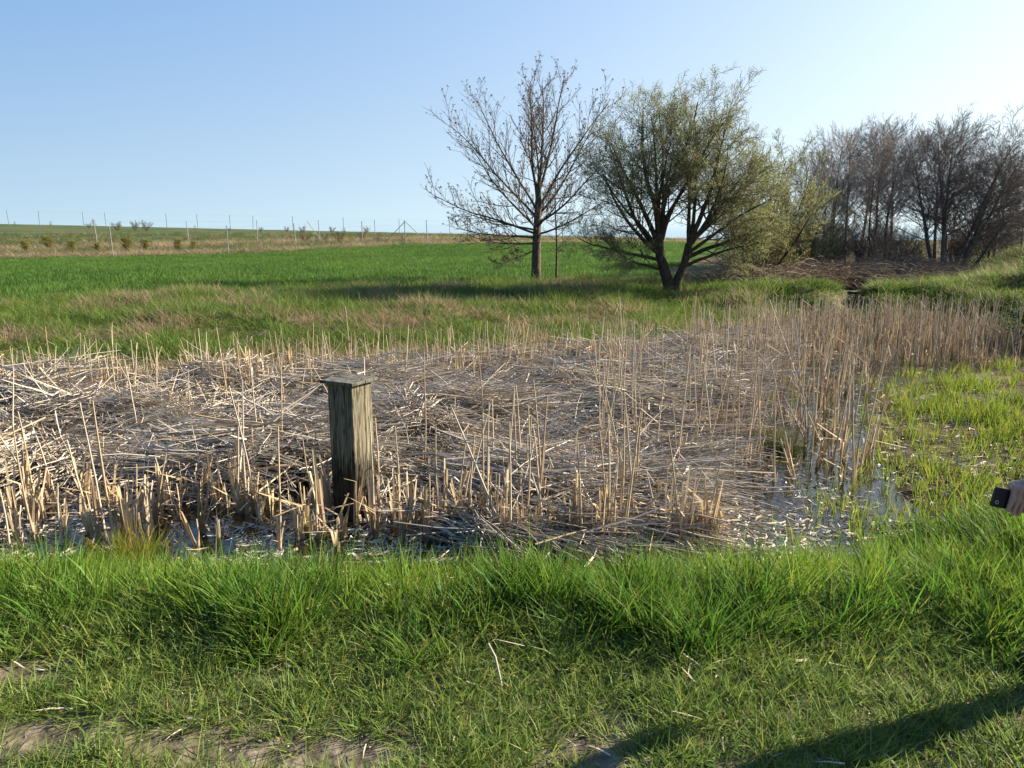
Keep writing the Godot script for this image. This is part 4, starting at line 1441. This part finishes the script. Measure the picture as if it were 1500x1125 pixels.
# ---------------------------------------------------------------- person at the edge of the picture
# bones: [from, to, radius from, radius to, colour]; joined with a smooth minimum and meshed as surface nets
func flesh(bones: Array, cell: float, soft: float, b: Buf) -> void:
	var lo := Vector3.ONE * 1e9
	var hi := -lo
	for e in bones:
		var r: float = maxf(e[2], e[3])
		lo = lo.min(e[0] - Vector3.ONE * r).min(e[1] - Vector3.ONE * r)
		hi = hi.max(e[0] + Vector3.ONE * r).max(e[1] + Vector3.ONE * r)
	lo -= Vector3.ONE * cell * 2.0
	hi += Vector3.ONE * cell * 2.0
	var size := Vector3i(((hi - lo) / cell).ceil()) + Vector3i.ONE
	var nx := size.x
	var nxy := size.x * size.y
	var field := PackedFloat32Array()
	field.resize(nxy * size.z)
	field.fill(1e3)
	var who := PackedInt32Array()
	who.resize(field.size())
	var near := PackedFloat32Array()
	near.resize(field.size())
	near.fill(1e3)
	for k in bones.size():
		var e: Array = bones[k]
		var a: Vector3 = e[0]
		var ab: Vector3 = e[1] - a
		var il := 1.0 / maxf(ab.length_squared(), 1e-9)
		var ra: float = e[2]
		var rb: float = e[3]
		var m := maxf(ra, rb) + soft * 1.5 + cell * 2.0
		var p0 := Vector3i(((a.min(e[1]) - Vector3.ONE * m - lo) / cell).floor()).max(Vector3i.ZERO)
		var p1 := Vector3i(((a.max(e[1]) + Vector3.ONE * m - lo) / cell).ceil()).min(size - Vector3i.ONE)
		for z in range(p0.z, p1.z + 1):
			for y in range(p0.y, p1.y + 1):
				for x in range(p0.x, p1.x + 1):
					var p := lo + Vector3(x, y, z) * cell - a
					var h := clampf(p.dot(ab) * il, 0.0, 1.0)
					var ds := (p - ab * h).length() - lerpf(ra, rb, h)
					var i := x + y * nx + z * nxy
					var f := field[i]
					if ds < near[i]:
						near[i] = ds
						who[i] = k
					var q := maxf(soft - absf(f - ds), 0.0) / soft
					field[i] = minf(f, ds) - q * q * soft * 0.25
	var at := {}
	var corner := [0, 1, nx, nx + 1, nxy, nxy + 1, nxy + nx, nxy + nx + 1]
	for z in size.z - 1:
		for y in size.y - 1:
			for x in size.x - 1:
				var i := x + y * nx + z * nxy
				var ins := 0
				for k in 8:
					if field[i + corner[k]] < 0.0:
						ins += 1
				if ins == 0 or ins == 8:
					continue
				var sum := Vector3.ZERO
				var n := 0
				for ed in [[0, 1], [2, 3], [4, 5], [6, 7], [0, 2], [1, 3], [4, 6], [5, 7], [0, 4], [1, 5], [2, 6], [3, 7]]:
					var fa := field[i + corner[ed[0]]]
					var fb := field[i + corner[ed[1]]]
					if (fa < 0.0) != (fb < 0.0):
						var ca := Vector3(ed[0] & 1, (ed[0] >> 1) & 1, ed[0] >> 2)
						var cb := Vector3(ed[1] & 1, (ed[1] >> 1) & 1, ed[1] >> 2)
						sum += ca.lerp(cb, fa / (fa - fb))
						n += 1
				at[i] = b.v.size()
				b.v.append(lo + (Vector3(x, y, z) + sum / n) * cell)
				b.n.append(Vector3(field[i + 1] - field[i], field[i + nx] - field[i], field[i + nxy] - field[i]).normalized())
				b.c.append(bones[who[i]][4])
	var step := [1, nx, nxy]
	for i in at:
		for ax in 3:
			var j: int = i + step[ax]
			if (field[i] < 0.0) == (field[j] < 0.0):
				continue
			var s1: int = step[(ax + 1) % 3]
			var s2: int = step[(ax + 2) % 3]
			if not (at.has(i - s1) and at.has(i - s2) and at.has(i - s1 - s2)):
				continue
			var q := [at[i], at[i - s1], at[i - s1 - s2], at[i - s2]]
			if field[i] < 0.0:
				b.ix.append_array([q[0], q[2], q[1], q[0], q[3], q[2]])
			else:
				b.ix.append_array([q[0], q[1], q[2], q[0], q[2], q[3]])

func build_person() -> void:
	var root := thing("person", "person in dark jacket and trousers holding a phone beside the pond", "person", Vector3(2.08, 0.0, -2.10))
	var jacket := Color(0.03, 0.035, 0.05)
	var trouser := Color(0.035, 0.035, 0.04)
	var shoe := Color(0.06, 0.04, 0.03)
	var skin := Color(0.42, 0.24, 0.17)
	# the body faces -x; its far side is -z
	var b := Buf.new()
	var bones := [
		[Vector3(0.03, 0.96, -0.06), Vector3(-0.03, 0.96, 0.06), 0.12, 0.12, trouser], [Vector3(0, 1.0, 0), Vector3(0.0, 1.18, 0), 0.13, 0.135, jacket],
		[Vector3(0.07, 1.3, -0.07), Vector3(-0.07, 1.3, 0.09), 0.11, 0.11, jacket], [Vector3(0, 1.1, 0), Vector3(0, 1.38, 0), 0.14, 0.11, jacket], [Vector3(0, 1.4, 0), Vector3(-0.01, 1.52, 0), 0.06, 0.052, skin],
		[Vector3(-0.02, 1.56, 0), Vector3(-0.02, 1.67, 0), 0.072, 0.088, skin], [Vector3(-0.05, 1.55, 0), Vector3(-0.04, 1.62, 0), 0.05, 0.06, skin],
		[Vector3(-0.115, 1.585, 0), Vector3(-0.1, 1.63, 0), 0.014, 0.01, skin], [Vector3(-0.01, 1.60, -0.085), Vector3(0.0, 1.63, -0.09), 0.014, 0.018, skin], [Vector3(-0.01, 1.60, 0.085), Vector3(0.0, 1.63, 0.09), 0.014, 0.018, skin],
		# far arm to the wrist, near arm hanging
		[Vector3(0.10, 1.40, -0.12), Vector3(0.05, 1.12, -0.18), 0.062, 0.052, jacket], [Vector3(0.05, 1.12, -0.18), Vector3(-0.235, 0.85, -0.275), 0.05, 0.034, jacket],
		[Vector3(-0.08, 1.40, 0.17), Vector3(0.03, 1.12, 0.24), 0.062, 0.052, jacket], [Vector3(0.03, 1.12, 0.24), Vector3(-0.08, 0.88, 0.22), 0.05, 0.035, jacket]]
	for s in [-1.0, 1.0]:
		var fx := -0.01 if s < 0 else 0.06
		var k: Array = [-0.07, -0.17, -0.27, -0.31, -0.35] if s < 0 else [0.08, 0.11, 0.14, 0.16, 0.18]
		bones.append_array([[Vector3(0, 0.94, k[0]), Vector3(-0.03, 0.5, k[1]), 0.095, 0.066, trouser], [Vector3(-0.03, 0.5, k[1]), Vector3(fx + 0.03, 0.1, k[2]), 0.066, 0.05, trouser],
			[Vector3(fx + 0.03, 0.06, k[2]), Vector3(fx - 0.10, 0.05, k[3]), 0.05, 0.045, shoe], [Vector3(fx - 0.10, 0.05, k[3]), Vector3(fx - 0.165, 0.04, k[4]), 0.045, 0.036, shoe]])
	flesh(bones, 0.017, 0.035, b)
	# near hand, relaxed
	var hand := [[Vector3(-0.08, 0.87, 0.22), Vector3(-0.10, 0.80, 0.215), 0.026, 0.03, skin]]
	for k in 4:
		var z := 0.185 + 0.02 * k
		var x0 := -0.105
		hand.append([Vector3(x0, 0.78, z), Vector3(x0 - 0.015, 0.735, z), 0.010, 0.009, skin])
		hand.append([Vector3(x0 - 0.015, 0.735, z), Vector3(x0 - 0.002, 0.70 + 0.006 * absf(k - 1.5), z - 0.004), 0.009, 0.0075, skin])
	hand.append([Vector3(-0.11, 0.83, 0.19), Vector3(-0.14, 0.785, 0.175), 0.012, 0.010, skin])
	hand.append([Vector3(-0.14, 0.785, 0.175), Vector3(-0.14, 0.755, 0.17), 0.010, 0.008, skin])
	flesh(hand, 0.005, 0.012, b)
	# phone frame: along (forward), up_s (across), out (its back, turned to the pond path)
	var along := Vector3(-0.95, 0.23, 0.12).normalized()
	var out := Vector3(-0.22, 0.16, 0.96)
	out = (out - along * out.dot(along)).normalized()
	var up_s := out.cross(along).normalized()
	if up_s.y < 0.0:
		up_s = -up_s
	var centre := Vector3(1.618, 0.714, -2.35) - along * 0.07 - root.position
	var P := func(l: float, s: float, n: float) -> Vector3: return centre + along * l + up_s * s + out * n
	# far hand: palm behind the upper edge, four fingers over the back, thumb along the screen
	var grip := [[P.call(-0.075, 0.055, -0.03), P.call(-0.02, 0.045, -0.02), 0.026, 0.02, skin], [P.call(-0.085, 0.03, -0.028), P.call(-0.03, 0.02, -0.022), 0.022, 0.014, skin], [P.call(-0.085, 0.06, -0.03), Vector3(-0.235, 0.85, -0.275), 0.026, 0.029, skin]]
	var reach := [0.034, 0.042, 0.038, 0.026]
	for k in 4:
		var l := 0.008 - 0.0215 * k
		grip.append([P.call(l - 0.01, 0.048, -0.014), P.call(l, 0.044, 0.013), 0.0115, 0.0105, skin])
		grip.append([P.call(l, 0.044, 0.013), P.call(l, 0.006, 0.0165), 0.0105, 0.0095, skin])
		grip.append([P.call(l, 0.006, 0.0165), P.call(l + 0.002, -reach[k], 0.0135), 0.0095, 0.0078, skin])
	grip.append([P.call(-0.07, 0.03, -0.03), P.call(-0.03, 0.0, -0.022), 0.015, 0.012, skin])
	grip.append([P.call(-0.03, 0.0, -0.022), P.call(0.005, -0.005, -0.017), 0.012, 0.009, skin])
	flesh(grip, 0.0034, 0.006, b)
	var m := leafy(0.0, 0.6, 0.35)
	m.subsurf_scatter_enabled = false
	part("body", b.done(), m, root)
	var hair := Buf.new()
	flesh([[Vector3(0.01, 1.66, 0), Vector3(0.005, 1.70, 0), 0.096, 0.08, Color(0.05, 0.035, 0.025)], [Vector3(0.04, 1.60, 0), Vector3(0.03, 1.66, 0), 0.07, 0.085, Color(0.05, 0.035, 0.025)]], 0.012, 0.02, hair)
	part("hair", hair.done(), m, root)
	var phone := thing("phone", "black mobile phone held out by a hand beside the pond", "phone", root.position + centre)
	phone.basis = Basis(along, up_s, along.cross(up_s))
	var back := 1.0 if along.cross(up_s).dot(out) > 0.0 else -1.0
	var pb := Buf.new()
	box(pb, Transform3D.IDENTITY, Vector3(0.07, 0.0335, 0.0045), Color.WHITE, 0.0)
	# rounded slab in place of sharp corners
	pb = Buf.new()
	var outline := PackedVector2Array()
	for q in [[1, 1, 0.0], [-1, 1, PI / 2], [-1, -1, PI], [1, -1, PI * 1.5]]:
		for i in 6:
			var a: float = q[2] + PI / 2 * i / 5.0
			outline.append(Vector2(q[0] * (0.07 - 0.009) + cos(a) * 0.009, q[1] * (0.0335 - 0.009) + sin(a) * 0.009))
	var rings := [[-0.0045, 0.94], [-0.003, 1.0], [0.003, 1.0], [0.0045, 0.94]]
	for r in rings:
		for q in outline:
			pb.v.append(Vector3(q.x * lerpf(1.0, r[1], 0.35), q.y * r[1], r[0]))
			pb.n.append(Vector3(q.x, q.y, 0).normalized() * 0.7 + Vector3(0, 0, signf(r[0]) * (1.0 if r[1] < 1.0 else 0.2)))
			pb.c.append(Color.WHITE)
	var no := outline.size()
	for r in 3:
		for i in no:
			var p := r * no + i
			var q := r * no + (i + 1) % no
			pb.ix.append_array([p, p + no, q, q, p + no, q + no])
	for z in [-1.0, 1.0]:
		var f := pb.v.size()
		for q in outline:
			pb.v.append(Vector3(q.x * 0.98, q.y * 0.94, 0.0045 * z))
			pb.n.append(Vector3(0, 0, z))
			pb.c.append(Color.WHITE)
		for i in range(1, no - 1):
			if z > 0:
				pb.ix.append_array([f, f + i + 1, f + i])
			else:
				pb.ix.append_array([f, f + i, f + i + 1])
	var shell := part("case", pb.done(), plain(Color(0.012, 0.012, 0.014), 0.35), phone)
	var ring := TorusMesh.new()
	ring.inner_radius = 0.0045
	ring.outer_radius = 0.0065
	var lens_at := Vector3(0.052, -0.016, 0.005 * back)
	var rg := part("lens_ring", ring, plain(Color(0.45, 0.45, 0.46), 0.3), shell, lens_at)
	rg.rotation.x = PI / 2
	var glass := SphereMesh.new()
	glass.radius = 0.0042
	glass.height = 0.003
	var gl := part("lens", glass, plain(Color(0.01, 0.01, 0.015), 0.05), shell, lens_at)
	gl.rotation.x = PI / 2
	var sc := BoxMesh.new()
	sc.size = Vector3(0.128, 0.06, 0.0004)
	part("screen", sc, plain(Color(0.01, 0.01, 0.012), 0.08), phone, Vector3(0, 0, -0.0048 * back))
